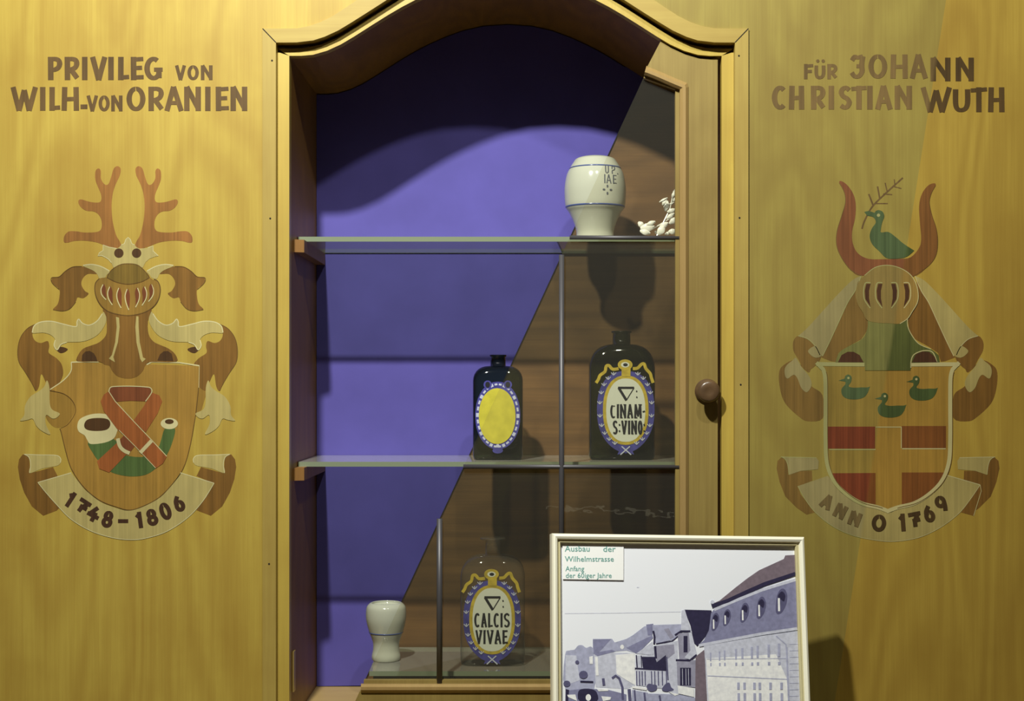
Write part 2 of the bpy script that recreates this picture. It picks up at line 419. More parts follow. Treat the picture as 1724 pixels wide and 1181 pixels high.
# ------------------------------------------------------------------ the cabinet
cab = empty('display_cabinet', P(MX, 1223, YB), 'arched wooden display cabinet built into the panelled wall, half blue lined and half glazed', 'cabinet')
zb = .80
def ring_piece(name, outer, inner, yo, yi, depth, mat):
    """moulding between two outlines (lists of px), front faces at yo / yi"""
    mb = MB(); mb.slab([P(x, y, yo) for x, y in outer] + [P(x, y, yi) for x, y in inner[::-1]],
                       [(P(x, y, yo)[0], depth, P(x, y, yo)[2]) for x, y in outer] + [(P(x, y, yi)[0], depth, P(x, y, yi)[2]) for x, y in inner[::-1]])
    return mb.build(name, mat, cab)
YA = -.004
ring_piece('casing_head', topD, topA, YA, YA, .029, 'casing_head_wood')
for sg in (0, -1):
    mb = MB(); mb.poly([P(x, y, YA - .0003) for x, y in stroke([topD[sg], topA[sg]], 1.6)]); mb.build('mitre_joint', 'dark_gap', cab)
for sgn in (0, -1):
    ring_piece('casing_post', [topD[sgn], (topD[sgn][0], 1340)], [topA[sgn], (topA[sgn][0], 1340)], YA, YA, .029, 'casing_wood')
ring_piece('inner_band_head', [(x, y - 4) for x, y in topB], topC, YB, YB, .034, 'band_wood')
for sgn, e in ((0, -6), (-1, 6)):
    ring_piece('inner_band_post', [(topB[sgn][0] + e, topB[sgn][1]), (topB[sgn][0] + e, 1340)], [topC[sgn], (topC[sgn][0], 1340)], YB, YB, .034, 'band_wood')
ti = [P(x, y, YB) for x, y in topC]
xl, xr = ti[0][0], ti[-1][0]
# soffit, sides, back, floor of the carcass (boards of real thickness)
so = MB(); up = [(p[0], p[2]) for p in ti]
so.slab([(x, .035, z) for x, z in up] + [(x, .035, z + .012) for x, z in up[::-1]],
        [(x, YK, z) for x, z in up] + [(x, YK, z + .012) for x, z in up[::-1]]); so.build('arched_soffit', 'interior_wood', cab)
for x0, x1 in ((xl - .014, xl), (xr, xr + .014)):
    b = MB(); b.box(x0, x1, .035, YK, zb, ti[0][2]); b.build('side_board', 'interior_wood', cab)
b = MB(); b.box(xl - .014, xr + .014, YK + .001, YK + .012, zb, 2.32); b.build('back_board', 'back_wood', cab)
b = MB(); b.box(xl, xr, .019, YK, ZF - .018, ZF); b.build('cabinet_floor', 'floor_wood', cab)
b = MB(); b.box(xl, xr, .02, .034, zb, ZF - .018); b.build('lower_rail', 'casing_wood', cab)
# blue lining with its slanted free edge
ys = YK - .004
def bx(py): return P(seam(py), py, ys)
blu = [(xl + .001, ys, ZF + .001), (xl + .001, ys, P(0, 160, ys)[2])]
top_in = [(p[0] * .9985, ys, p[2] - .002) for p in ti if p[0] < P(1075, 0, ys)[0]]
blu = [(xl + .001, ys, ZF + .001)] + top_in + [bx(62), bx(1155)]
mb = MB(); mb.slab(blu, [(p[0], YK, p[2]) for p in blu]); mb.build('blue_lining_board', 'blue_board', cab)
# cleats that carry the glass shelves
Z1, Z2 = CZ + .249, CZ - .146
for z in (Z1, Z2):
    for s_ in (0, 1):
        x0, x1 = (xl, xl + .017) if s_ == 0 else (xr - .017, xr)
        b = MB(); y0 = .062
        b.slab([(x0, y0, z - .022), (x1, y0 + .006, z - .022), (x1, y0 + .006, z), (x0, y0, z)],
               [(x0, YK - .004, z - .022), (x1, YK - .004, z - .022), (x1, YK - .004, z), (x0, YK - .004, z)])
        b.build('shelf_cleat', 'cleat_wood', cab)
b = MB(); b.box(xl, xl + .003, .045, .062, P(0, 1165, .05)[2], P(0, 1097, .05)[2]); hp = b.build('hinge_plate', 'brass_plate', cab)

# glazed leaf (door) on the right
YD = .021; YE = .040
C_in = [(x, y) for x, y in topC]
gap = 3.2
head = [(x, y + gap + 2) for x, y in C_in if x > seam(y) + 2 and x < 1205]
x_st = 1211.5 - gap
inner_head = catmull([(seam(117) + 0, 112), (1112, 121), (1135, 131), (1157, 140)], sub=4)
hs = [(seam(64), 62 + gap)] + head + [(x_st, 95 + gap)]
door_out = hs + [(x_st, 140)] + inner_head[::-1]
m_ = MB()
def slab_px(mb, pts, y0, y1, mi=0): mb.slab([P(x, y, y0) for x, y in pts], [(P(x, y, y0)[0], y1, P(x, y, y0)[2]) for x, y in pts], mi)
slab_px(m_, door_out, YD, YE)
slab_px(m_, [(1157, 140), (x_st, 140), (x_st, 1222), (1157, 1222)], YD, YE)
slab_px(m_, [(seam(1165), 1165), (1157, 1165), (1157, 1222), (seam(1222), 1222)], YD, YE)
door = m_.build('door', 'door_wood', cab)
door['label'] = 'half of a glazed door with arched head and dark lead bars'
def bead(path, wpx, y, name='glazing_bead'):
    """rounded moulding swept along a px path"""
    mb = MB(); prof = [(-.5, .006), (-.42, -.001), (-.15, -.006), (.15, -.006), (.42, -.001), (.5, .006)]
    rows = []; n = len(path)
    for i, p in enumerate(path):
        a = path[max(i - 1, 0)]; b_ = path[min(i + 1, n - 1)]
        d1 = Vector((p[0] - a[0], p[1] - a[1])); d2 = Vector((b_[0] - p[0], b_[1] - p[1]))
        d1 = d1.normalized() if d1.length else d2.normalized(); d2 = d2.normalized() if d2.length else d1
        n1 = Vector((d1.y, -d1.x)); n2 = Vector((d2.y, -d2.x)); nn = (n1 + n2).normalized(); sc = 1 / max(.4, nn.dot(n1))
        rows.append([P(p[0] + nn.x * wpx * t * sc, p[1] + nn.y * wpx * t * sc, y + e) for t, e in prof])
    vs_ = [v for r in rows for v in r]; k = len(prof)
    mb.add(vs_, [(i * k + j, i * k + j + 1, (i + 1) * k + j + 1, (i + 1) * k + j) for i in range(n - 1) for j in range(k - 1)]
           + [tuple(range(k)), tuple(range((n - 1) * k, n * k))[::-1]])
    return mb.build(name, 'bead_wood', door, smooth=False)
bead([(seam(125), 119)] + [(x - 2, y + 7) for x, y in inner_head[1:-1]] + [(1152, 148), (1152, 1160), (seam(1160), 1160)], 17, YD)
mb = MB(); slab_px(mb, [(1137, 150), (1145, 154), (1145, 1154), (1137, 1150)], YD + .007, YE)
slab_px(mb, [(seam(1150), 1146), (1140, 1146), (1140, 1153), (seam(1150), 1153)], YD + .007, YE)
slab_px(mb, [(seam(124), 124), (1138, 143), (1142, 152), (seam(131), 131)], YD + .007, YE)
mb.build('rebate_strip', 'door_wood', door)
mb = MB(); pane = [(seam(126), 126), (1142, 150), (1142, 1154), (seam(1154), 1154)]
slab_px(mb, pane, YE - .006, YE - .003); mb.build('glass_pane', 'pane_glass', door)
def rod(a, b_, r=.0042):
    mb = MB(); mb.tube(P(a[0], a[1], YE - .010), P(b_[0], b_[1], YE - .010), r, 12); return mb.build('lead_bar', 'lead_came', door, smooth=True)
rod((seam(400), 400), (1146, 401), .0036); rod((seam(787), 786), (1146, 787), .0038)
rod((945.5, seam and (1144 - 945.5) / .4623), (945.5, 1154), .0046)
rod((740, (1144 - 740) / .4623), (740, 1156), .0050)
# turned knob
def lathe(prof, centre, axis='z', seg=32):
    vs_ = []; n = len(prof)
    for r, h in prof:
        for i in range(seg):
            t = 2 * math.pi * i / seg
            vs_.append((centre[0] + r * math.cos(t), centre[1] + r * math.sin(t), centre[2] + h) if axis == 'z'
                       else (centre[0] + r * math.cos(t), centre[1] - h, centre[2] + r * math.sin(t)))
    fs = [(i * seg + j, i * seg + (j + 1) % seg, (i + 1) * seg + (j + 1) % seg, (i + 1) * seg + j) for i in range(n - 1) for j in range(seg)]
    fs += [tuple(range(seg))[::-1], tuple(range((n - 1) * seg, n * seg))]
    return vs_, fs
kc = P(1190, 659, YD)
v_, f_ = lathe([(.020, 0), (.021, .003), (.012, .006), (.010, .014), (.0165, .021), (.019, .026), (.0185, .030), (.014, .034), (.006, .0325), (.001, .032)], kc, 'y')
link('door_knob', v_, f_, 'knob_wood', door, smooth=True)

# small nails in the casing
for x, y in ((458, 102), (455, 368), (453, 950), (1244, 94), (1245, 367), (1247, 648), (487 + 4, 1120)):
    if x > 480 and x < 500: continue
    v_, f_ = lathe([(.0016, -.0002), (.0016, .0004), (.0008, .0006)], P(x, y, YA), 'y', 10); link('nail', v_, f_, 'dark_gap', cab)
# ------------------------------------------------------------------ shelves
def shelf(z, label, x0=None, y0=.1, left_cut=None):
    mb = MB(); t = .0085
    xa, xb = xl + .002 if x0 is None else x0, xr - .002
    if left_cut is None: fr = [(xa, y0), (xb, y0), (xb, YK - .006), (xa, YK - .006)]
    else: fr = [(xa, y0), (xb, y0), (xb, YK - .006), (left_cut, YK - .006)]
    mb.slab([(x, y, z + t) for x, y in fr], [(x, y, z) for x, y in fr], 0, 1)
    o = mb.build('glass_shelf', 'shelf_glass', None, mats=['shelf_glass', 'shelf_edge'])
    return tag(o, label, 'shelf', 'glass shelves of the cabinet')
s1 = shelf(Z1, 'upper glass shelf carrying the white jar with blue bands')
s2 = shelf(Z2, 'middle glass shelf carrying the two dark bottles')
Z3 = CZ - .505 - .0085
x3 = P(seam(1130), 1130, .1)[0]; x3b = P(seam(1091), 1091, YK)[0]
s3 = shelf(Z3, 'lowest glass plate on a dark plinth, carrying the clear bottle', x3, .1, x3b)
mb = MB(); mb.slab([(x3 + .006, .11, Z3), (xr - .002, .11, Z3), (xr - .002, YK - .006, Z3), (x3b + .006, YK - .006, Z3)],
                   [(x3 + .006, .11, ZF), (xr - .002, .11, ZF), (xr - .002, YK - .006, ZF), (x3b + .006, YK - .006, ZF)])
tag(mb.build('plinth', 'dark_plinth'), 'dark plinth under the lowest glass plate at the cabinet floor', 'plinth')

# ------------------------------------------------------------------ bottles
def bottle(cx, zbase, yc, wd, dp, h, neck_w, neck_h, mat, name, label, lip=1.0, shoulder=.22):
    e = empty(name, (cx, yc, zbase), label, 'bottle', 'painted apothecary bottles')
    N = 40; secs = []
    def sec(z, a, b_, p): secs.append([(cx + q[0], yc + q[1], zbase + z) for q in ell(0, 0, a, b_, N, p)])
    hb = h - neck_h; a, b_ = wd / 2, dp / 2
    sec(0, a * .9, b_ * .88, 5); sec(.002, a * .97, b_ * .97, 5); sec(.008, a, b_, 5.5)
    sec(hb * (1 - shoulder), a, b_, 5.5)
    for i in range(1, 8):
        t = i / 7; c = math.cos(t * math.pi / 2)
        na, nb = neck_w / 2, neck_w / 2
        sec(hb * (1 - shoulder) + hb * shoulder * math.sin(t * math.pi / 2), na + (a - na) * c ** .8, nb + (b_ - nb) * c ** .8, 5.5 - 3.5 * t)
    sec(h - .004, neck_w / 2 * .96, neck_w / 2 * .96, 2); sec(h - .003, neck_w / 2 * lip, neck_w / 2 * lip, 2); sec(h, neck_w / 2 * lip, neck_w / 2 * lip, 2)
    sec(h, neck_w / 2 * .7, neck_w / 2 * .7, 2)
    vs_ = [v for s_ in secs for v in s_]; n = len(secs)
    fs = [(i * N + j, i * N + (j + 1) % N, (i + 1) * N + (j + 1) % N, (i + 1) * N + j) for i in range(n - 1) for j in range(N)] + [tuple(range(N))[::-1]]
    link('glass_body', vs_, fs, mat, e, smooth=True)
    return e

def oval_label(e, T, cx, cy, lines):
    """enamel oval with laurel wreath and ribbon; offsets in px"""
    A = Art(T, e, lambda x, y: (cx + x, cy + y), .00025)
    wreath = ell(0, 0, 48.5, 65, 40, 2.35)
    wreath = [(x, y if y < 40 else y + (y - 40) * .35 * (1 - abs(x) / 48.5)) for x, y in wreath]
    wr = A.put('wreath', 'enamel_blue', [wreath, [(-10, 66), (10, 66), (14, 76), (6, 73), (0, 70), (-6, 73), (-14, 76)]], 1)
    ticks = []
    for t in range(-66, 72, 15):
        for sg in (-1, 1):
            x, y = ell(0, 0, 43.8, 62.5, 1, 2.35, R(t), R(t) + 1)[0]; x *= sg
            for q, ln in ((-1, 4.5), (1, 4.5), (0, 5.5)):
                ticks.append(stroke([(x, y), (x + q * 4.2, y - ln)], 1.5))
    for q in ((-9, 76, 7, 62), (9, 76, -7, 62)): ticks.append(stroke([(q[0], q[1]), (q[2], q[3])], 2))
    A.put('leaf_ticks', 'enamel_tick', ticks, 3.6, wr)
    A.put('border', 'enamel_yellow', [ell(0, 1, 38.5, 58.5, 40, 2.3)], 3)
    A.put('face', 'enamel_white', [ell(0, 1, 33, 53.5, 40, 2.3)], 4)
    rib = [stroke(catmull([(-12, -69), (-22, -68), (-28, -74), (-33, -73), (-35, -64), (-43, -58), (-46, -51), (-50, -45)], sub=3), 5.2),
           stroke(catmull([(12, -69), (20, -70), (26, -76), (31, -77), (34, -69), (41, -61), (43, -54), (46, -45)], sub=3), 5.2),
           [(-7, -70), (8, -70), (8, -56), (-7, -56)], ell(-1, -75.5, 12.5, 9, 20)]
    rb = A.put('ribbon', 'enamel_yellow', rib, 5)
    A.put('eyelet', 'enamel_white', [ell(-1, -75.5, 7, 4.6, 18)], 6, rb)
    A.put('eyelet_hole', 'enamel_ink', [ell(-.5, -75.5, 4, 2.7, 14)], 7, rb)
    ink = [stroke([(-13, -37), (14, -37)], 3, 3.2), stroke([(-12, -37), (1, -16)], 4.2), stroke([(14, -37), (1, -16)], 1.2),
           ell(18.3, -31, 1.3, 1.3, 8), ell(18.6, -21, 1.3, 1.3, 8)]
    for txt, x0, x1, y0, y1, gaps in lines:
        x = x0; tot = sum(gaps); u = (x1 - x0) / tot
        for ch, g in zip(txt, gaps):
            if ch == ':':
                ink += [ell(x + g * u / 2, y0 + 7, 1.5, 1.5, 8), ell(x + g * u / 2, y1 - 5, 1.5, 1.5, 8)]
            elif ch != ' ':
                wv = 3.5 if ch not in ':-' else 2
                ink += glyph(ch, x + .6, y0, x + g * u - .6, y1, wv, 1.9)
                if ch in 'IANHELM': ink.append(stroke([(x + 1, y1 - .5), (x + g * u * .45, y1 - .5)], 1.2))
                if ch in 'IVNHM': ink.append(stroke([(x + g * u * .55, y0 + .5), (x + g * u - .5, y0 + .5)], 1.2))
            x += g * u
    A.put('lettering', 'enamel_ink', ink, 8)

yb1 = .153
cxw = P(1048.5, 0, yb1)[0]; k1 = 2.4 / (2.4 + yb1)
e = bottle(cxw, Z2 + .0085, yb1 + .033, .112 / k1, .066, .2185 / k1, .031 / k1, .024, 'dark_bottle_glass', 'apothecary_bottle',
           'dark green glass bottle with white oval label lettered CINAM S VINO', 1.12, .21)
oval_label(e, plane(yb1 - .0012), 1053.5, 690,
           [('CINAM-', -27, 33, -9, 14, (10, 5, 11, 11, 13, 5)), ('S:VINO:', -23, 33, 18.5, 41, (10, 4, 11, 5, 11, 9, 4))])
cy_ = P(838, 0, yb1)[0]
e = bottle(cy_, Z2 + .0085, yb1 + .030, .085 / k1, .06, .178 / k1, .026 / k1, .020, 'dark_bottle_glass', 'apothecary_bottle',
           'smaller dark glass bottle with blank yellow oval label left of a lead bar', 1.1, .16)
A = Art(plane(yb1 - .0012), e, lambda x, y: (x, y), .00025)
A.put('wreath', 'enamel_blue', [ell(838, 700, 38, 57, 36, 2.1), ell(838, 759, 9, 5, 12)], 1)
tk = []
for i in range(30):
    a = 2 * math.pi * i / 30; x, y = 838 + 34 * math.cos(a), 700 + 52.5 * math.sin(a)
    tk.append(stroke([(x - 3 * math.sin(a), y + 4.2 * math.cos(a)), (x + 3 * math.sin(a) * .6, y - 4.2 * math.cos(a) * .6)], 3.2 if i % 3 else 5))
A.put('leaf_ticks', 'enamel_tick', tk + [ell(838, 751, 3, 3, 10)], 2)
A.put('face', 'enamel_lemon', [ell(837, 701, 31, 47, 36, 2.1)], 4)
A.put('ring', 'enamel_blue', [ell(855, 648, 7, 7, 16), ell(821, 648, 7, 7, 16)], 3)
A.put('ring_hole', 'enamel_ink', [ell(855, 648, 4, 5, 14), ell(821, 648, 4, 5, 14)], 5)

yb2 = .14; k2 = 2.4 / (2.4 + yb2); zc = Z3 + .0085
cxc = P(829, 0, yb2)[0]
e = bottle(cxc, zc, yb2 + .035, .110 / k2, .070, .2140 / k2, .026 / k2, .030, 'clear_bottle_glass', 'apothecary_bottle',
           'clear glass bottle with white oval label lettered CALCIS VIVAE', 1.65, .20)
oval_label(e, plane(yb2 - .0012), 828.5, 1043,
           [('CALCIS', -31, 31, -10, 13, (11, 11, 9, 11, 5, 12)), ('VIVAE', -29, 27, 18.5, 41, (11, 5, 11, 11, 9))])

# ------------------------------------------------------------------ white jars
def jar(name, label, cxp, yc, zbase, prof, bands, sc=1.0):
    e = empty(name, (P(cxp, 0, yc)[0], yc, zbase), label, 'jar', 'white glazed jars with blue bands')
    c = (P(cxp, 0, yc)[0], yc, zbase)
    pr = catmull(prof, sub=5)
    v_, f_ = lathe([(r * sc, h * sc) for r, h in pr], c, 'z', 48); link('jar_body', v_, f_, 'white_glaze', e, smooth=True)
    def rad(h):
        for a, b_ in zip(pr, pr[1:]):
            if a[1] <= h <= b_[1]: return a[0] + (b_[0] - a[0]) * (h - a[1]) / max(b_[1] - a[1], 1e-6)
        return pr[-1][0]
    for h0, h1 in bands:
        v_, f_ = lathe([((rad(h0)) * sc, h0 * sc), ((rad(h0) + .0005) * sc, (h0 + .0003) * sc), ((rad(h1) + .0005) * sc, (h1 - .0003) * sc), (rad(h1) * sc, h1 * sc)], c, 'z', 48)
        link('blue_band', v_, f_[:-2], 'blue_glaze', e, smooth=True)
    return e, c, rad
pf = [(.030, 0), (.034, .001), (.0345, .006), (.034, .018), (.039, .035), (.047, .052), (.0535, .062), (.0555, .080), (.0555, .100), (.052, .120), (.046, .133), (.040, .143), (.034, .150), (.020, .154), (.001, .155)]
yj = .185
e, c, rad = jar('apothecary_jar', 'white glazed jar with blue bands and lettering on the upper shelf', 1002, yj, Z1 + .0085, pf, [(.0605, .0635), (.131, .1335)])
def TJ(px, py, eps=0):
    k = 2.4 / (2.4 + yj - .04); x = CX + (px - 880) / 1000 / k; z = CZ + (646 - py) / 1000 / k
    r = rad(z - c[2]) + .0006 + eps; dx = max(min(x - c[0], r * .97), -r * .97)
    return (c[0] + dx, c[1] - math.sqrt(r * r - dx * dx), z)
ink = []
for ch, x0, x1, y0, y1 in (('U', 1018, 1025, 279, 293), ('P', 1029, 1036, 279, 293), ('I', 1016, 1019, 295, 310), ('A', 1020, 1029, 295, 310), ('E', 1031, 1038, 295, 310)):
    ink += glyph(ch, x0, y0, x1, y1, 2.0, 1.1)
for dx, dy in ((0, -6), (0, 6), (-6, 0), (6, 0)): ink.append(ell(1022 + dx, 321 + dy, 2.4 if dx else 1.6, 1.6 if dx else 2.4, 10))
ink.append(ell(1040, 292, 1, 1, 8))
mb = MB()
for p in ink:
    tri = tessellate_polygon([[Vector((a[0], a[1], 0)) for a in p]]); mb.add([TJ(a[0], a[1]) for a in p], tri)
mb.build('lettering', 'grey_ink', e)
pf2 = [(.022, 0), (.0250, .001), (.0262, .008), (.0240, .020), (.0245, .034), (.0310, .052), (.0365, .075), (.0360, .095), (.031, .103), (.026, .105), (.024, .100), (.001, .098)]
jar('apothecary_jar', 'small white jar behind the bottom left of the leaded glass', 650, .20, zc, pf2, [(.050, .0525)])

# white leaf shapes modelled in place of a reflection in the door glass
refl = empty('reflection_shapes', P(1108, 396, .14), 'bright white leaf shapes standing in for a reflection in the door glass', 'reflection')
glint_stem = MB()
glint_stem.tube(P(1106, 397, .14), P(1128, 352, .15), .0012, 6); glint_stem.tube(P(1085, 394, .14), P(1128, 368, .15), .001, 6); glint_stem.tube(P(1128, 352, .15), P(1134, 322, .15), .001, 6)
glint_stem.build('glint_stem', 'reflection_white', refl)
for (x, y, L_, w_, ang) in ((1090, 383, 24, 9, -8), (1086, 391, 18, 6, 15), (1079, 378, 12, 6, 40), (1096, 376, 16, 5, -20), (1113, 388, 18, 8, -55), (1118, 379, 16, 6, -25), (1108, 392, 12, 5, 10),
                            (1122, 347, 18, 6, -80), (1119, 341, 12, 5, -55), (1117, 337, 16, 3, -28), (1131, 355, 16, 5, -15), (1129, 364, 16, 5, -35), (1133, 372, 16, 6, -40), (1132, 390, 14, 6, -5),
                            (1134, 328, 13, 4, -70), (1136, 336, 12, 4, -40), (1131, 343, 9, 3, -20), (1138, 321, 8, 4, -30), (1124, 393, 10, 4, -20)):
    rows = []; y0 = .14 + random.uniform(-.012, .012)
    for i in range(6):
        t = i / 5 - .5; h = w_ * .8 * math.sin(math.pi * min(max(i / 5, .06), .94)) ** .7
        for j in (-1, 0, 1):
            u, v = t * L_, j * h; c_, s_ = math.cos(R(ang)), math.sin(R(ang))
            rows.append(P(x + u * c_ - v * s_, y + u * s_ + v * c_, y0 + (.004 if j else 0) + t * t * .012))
    link('reflection_fleck', rows, [(i * 3 + j, i * 3 + j + 1, (i + 1) * 3 + j + 1, (i + 1) * 3 + j) for i in range(5) for j in range(2)], 'reflection_white', refl, smooth=True)  # each shape models one bright fleck of the reflection

# ------------------------------------------------------------------ lettering painted on the wall
paint('letter_paint', (101, 77, 44), None, .2, .6, .35)
paint('letter_paint_right', (84, 63, 32), (120, 96, 56), .2, .6, .35)
def inscription(name, label, glyphs, mat, conv):
    q = [conv(a[1], a[4]) for a in glyphs]
    e = empty(name, P(sum(a[0] for a in q) / len(q), max(a[1] for a in q), 0), label, 'lettering', 'painted lettering on the wall')
    T = plane(0)
    for ch, x0, y0, x1, y1, wv, wh, rot in glyphs:
        a, b_ = conv(x0, y0), conv(x1, y1); ss = .2552
        polys = glyph('U' if ch == 'Ü' else ch, a[0], a[1] + (9 * 0), b_[0], b_[1], wv * ss, wh * ss, rot)
        if ch == 'Ü': polys += [ell(a[0] + 6, a[1] - 5, 3, 3, 8), ell(b_[0] - 4, a[1] - 5, 3, 3, 8)]
        mb = MB()
        for i, p in enumerate(polys): mb.poly([T(x, y, .0004 + i * .00002) for x, y in p])
        mb.build('letter', mat, e)
    return e
S = .2552
cv = lambda ox, oy: (lambda x, y: (ox + x * S, oy + y * S))
def row(s, xs, y0, y1, wv, wh): return [(ch, a, y0, b_, y1, wv, wh, 0) for ch, (a, b_) in zip(s, xs)]
t1 = row('PRIVILEG', [(310, 412), (420, 528), (538, 580), (592, 710), (710, 754), (775, 852), (858, 948), (950, 1073)], 101, 254, 37, 27)
t1 += row('VON', [(1153, 1228), (1236, 1312), (1323, 1404)], 157, 254, 24, 18)
t2 = row('WILH', [(68, 252), (258, 306), (322, 397), (405, 522)], 300, 456, 36, 27) + row('-', [(531, 577)], 410, 450, 30, 30)
t2 += row('VON', [(570, 648), (650, 724), (732, 810)], 356, 460, 24, 20)
t2 += row('ORANIEN', [(834, 960), (972, 1085), (1083, 1214), (1212, 1328), (1350, 1392), (1418, 1510), (1518, 1634)], 298, 458, 36, 26)
inscription('painted_inscription', 'dark brown lettering PRIVILEG VON above the left coat of arms', t1, 'letter_paint', cv(0, 70))
inscription('painted_inscription', 'dark brown lettering WILH. VON ORANIEN under the words PRIVILEG VON', t2, 'letter_paint', cv(0, 70))
t3 = row('FÜR', [(268, 333), (340, 415), (422, 495)], 148, 248, 24, 20) + row('JOHA', [(570, 682), (697, 822), (842, 958), (968, 1092)], 85, 244, 35, 25)
t3 += row('NN', [(1104, 1242), (1270, 1396)], 106, 262, 36, 26)
t4 = row('CHRISTIAN', [(58, 165), (172, 275), (312, 418), (432, 474), (497, 592), (585, 685), (686, 728), (740, 860), (868, 987)], 292, 448, 36, 26)
t4 += row('WUTH', [(1040, 1250), (1252, 1372), (1372, 1480), (1486, 1596)], 302, 466, 36, 26)
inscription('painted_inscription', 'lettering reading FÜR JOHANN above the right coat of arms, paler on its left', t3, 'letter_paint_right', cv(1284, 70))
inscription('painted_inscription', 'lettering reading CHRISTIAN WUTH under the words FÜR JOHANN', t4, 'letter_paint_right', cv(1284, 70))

# ------------------------------------------------------------------ left coat of arms
paint('antler_paint', (150, 102, 50)); paint('cream_paint', (177, 161, 101), None, .15); paint('line_paint', (199, 189, 141), None, .05)
paint('brown_paint', (125, 89, 38)); paint('olive_paint', (120, 96, 39)); paint('ochre_paint', (147, 113, 48), None, .2, .6, .35)
paint('deep_brown_paint', (79, 53, 27)); paint('strap_paint', (153, 88, 43)); paint('strap_dark_paint', (124, 69, 39))
paint('green_paint', (81, 102, 53)); paint('slit_paint', (120, 67, 37)); paint('shield_paint', (159, 122, 53), None, .2)
paint('outline_paint', (103, 75, 34)); paint('digit_paint', (70, 46, 30))
def mir(pts, m): return [(2 * m - x, y) for x, y in pts]
ca, cb, cc = cv(0, 260), cv(0, 500), cv(0, 700)
arms = empty('coat_of_arms', P(215, 910, 0), 'painted coat of arms with antlers, hunting horn and banner dated 1748-1806', 'coat of arms')
def art(root, conv): return Art(plane(0), root, conv)
Aa, Ab, Ac = art(arms, ca), art(arms, cb), art(arms, cc)
antler = sm([(422, 578), (424, 540), (452, 510), (500, 508), (560, 516), (640, 512), (668, 490), (670, 440), (652, 400), (620, 378), (570, 372), (535, 350), (517, 318), (530, 297), (595, 314), (650, 318), (668, 300), (665, 260), (640, 200), (628, 160), (630, 110), (650, 93), (665, 110), (666, 160), (690, 198), (715, 196), (733, 150), (750, 95), (775, 78), (796, 95), (790, 140), (762, 200), (744, 260), (736, 340), (743, 440), (765, 530), (790, 575), (800, 610), (770, 625), (700, 605), (640, 582), (560, 570), (490, 572), (445, 583)])
an1 = Aa.put('antler', 'antler_paint', [antler], 2)
Aa.put('antler', 'antler_paint', [mir(antler, 845)], 2)
# upper leaves and wings
leaf_shape = sm([(540, 740), (480, 745), (430, 775), (390, 808), (345, 815), (345, 850), (390, 890), (392, 940), (380, 990), (350, 1025), (410, 1032), (460, 1018), (500, 972), (512, 945), (550, 950), (585, 920), (560, 902), (537, 860), (546, 820), (580, 790), (640, 790), (605, 760)])
wing = sm([(545, 735), (600, 728), (660, 740), (722, 772), (705, 795), (690, 815), (658, 822), (640, 790), (610, 765)])
for q in (lambda p: p, lambda p: mir(p, 846)):
    Aa.put('mantling_leaf', 'brown_paint', [q(leaf_shape)], 1)
    wg = Aa.put('mantling_wing', 'cream_paint', [q(wing)], 3)
    Aa.put('highlight', 'line_paint', [stroke(catmull(q([(548, 733), (605, 727), (665, 740), (722, 770)])), 7)], 4, wg)
    Aa.put('edge_line', 'outline_paint', [stroke(catmull(q([(540, 740), (480, 743), (430, 772), (390, 808), (340, 815), (345, 850), (390, 892)])), 4), stroke(catmull(q([(350, 1025), (410, 1034), (460, 1020), (500, 974)])), 4)], 4, wg)
# crown
crown = [(748, 748), (735, 715), (718, 695), (700, 682), (672, 668), (646, 670), (655, 650), (680, 635), (680, 598), (720, 613), (770, 622), (786, 614), (800, 598), (820, 590), (830, 562), (845, 548), (860, 562), (870, 590), (888, 598), (902, 614), (920, 622), (975, 618), (1010, 604), (1010, 638), (1044, 670), (1015, 678), (985, 690), (960, 712), (942, 748)]
cr = Aa.put('crown', 'cream_paint', [crown], 4)
Aa.put('highlight', 'line_paint', [stroke([(735, 715), (718, 695), (700, 682), (672, 668), (646, 670), (655, 650), (680, 635), (680, 598), (720, 613), (770, 622)], 5), stroke([(800, 598), (820, 590), (830, 562), (845, 548), (860, 562), (870, 590), (888, 598)], 5), stroke([(975, 618), (1010, 604), (1010, 638), (1044, 670)], 5)], 5, cr)
Aa.put('crown_opening', 'deep_brown_paint', [ell(784, 652, 31, 31), ell(901, 652, 31, 31)], 6, cr)
# helmet
visor = sm([(655, 820), (632, 850), (628, 900), (645, 960), (682, 1012), (740, 1045), (845, 1062), (942, 1045), (1003, 1010), (1042, 960), (1056, 890), (1040, 840), (1010, 828), (985, 812), (930, 800), (845, 795), (770, 800), (705, 812)])
hl = Aa.put('helmet', 'ochre_paint', [visor], 7)
Aa.put('edge_line', 'outline_paint', [stroke(catmull([(655, 820), (630, 850), (626, 900), (643, 960), (682, 1014), (740, 1047), (845, 1064), (942, 1047), (1005, 1012), (1044, 960), (1058, 890), (1042, 840), (1015, 825)]), 6)], 8, hl)
cap = sm([(705, 812), (735, 765), (790, 730), (845, 722), (905, 730), (950, 765), (987, 812), (930, 842), (845, 857), (765, 842)])
Aa.put('helmet_cap', 'olive_paint', [cap], 9)
Aa.put('edge_line', 'outline_paint', [stroke(catmull([(705, 812), (735, 765), (790, 730), (845, 722), (905, 730), (950, 765), (987, 812)]), 5), stroke(catmull([(705, 812), (765, 842), (845, 857), (930, 842), (987, 812)]), 5)], 10, hl)
sl, sw = [], []
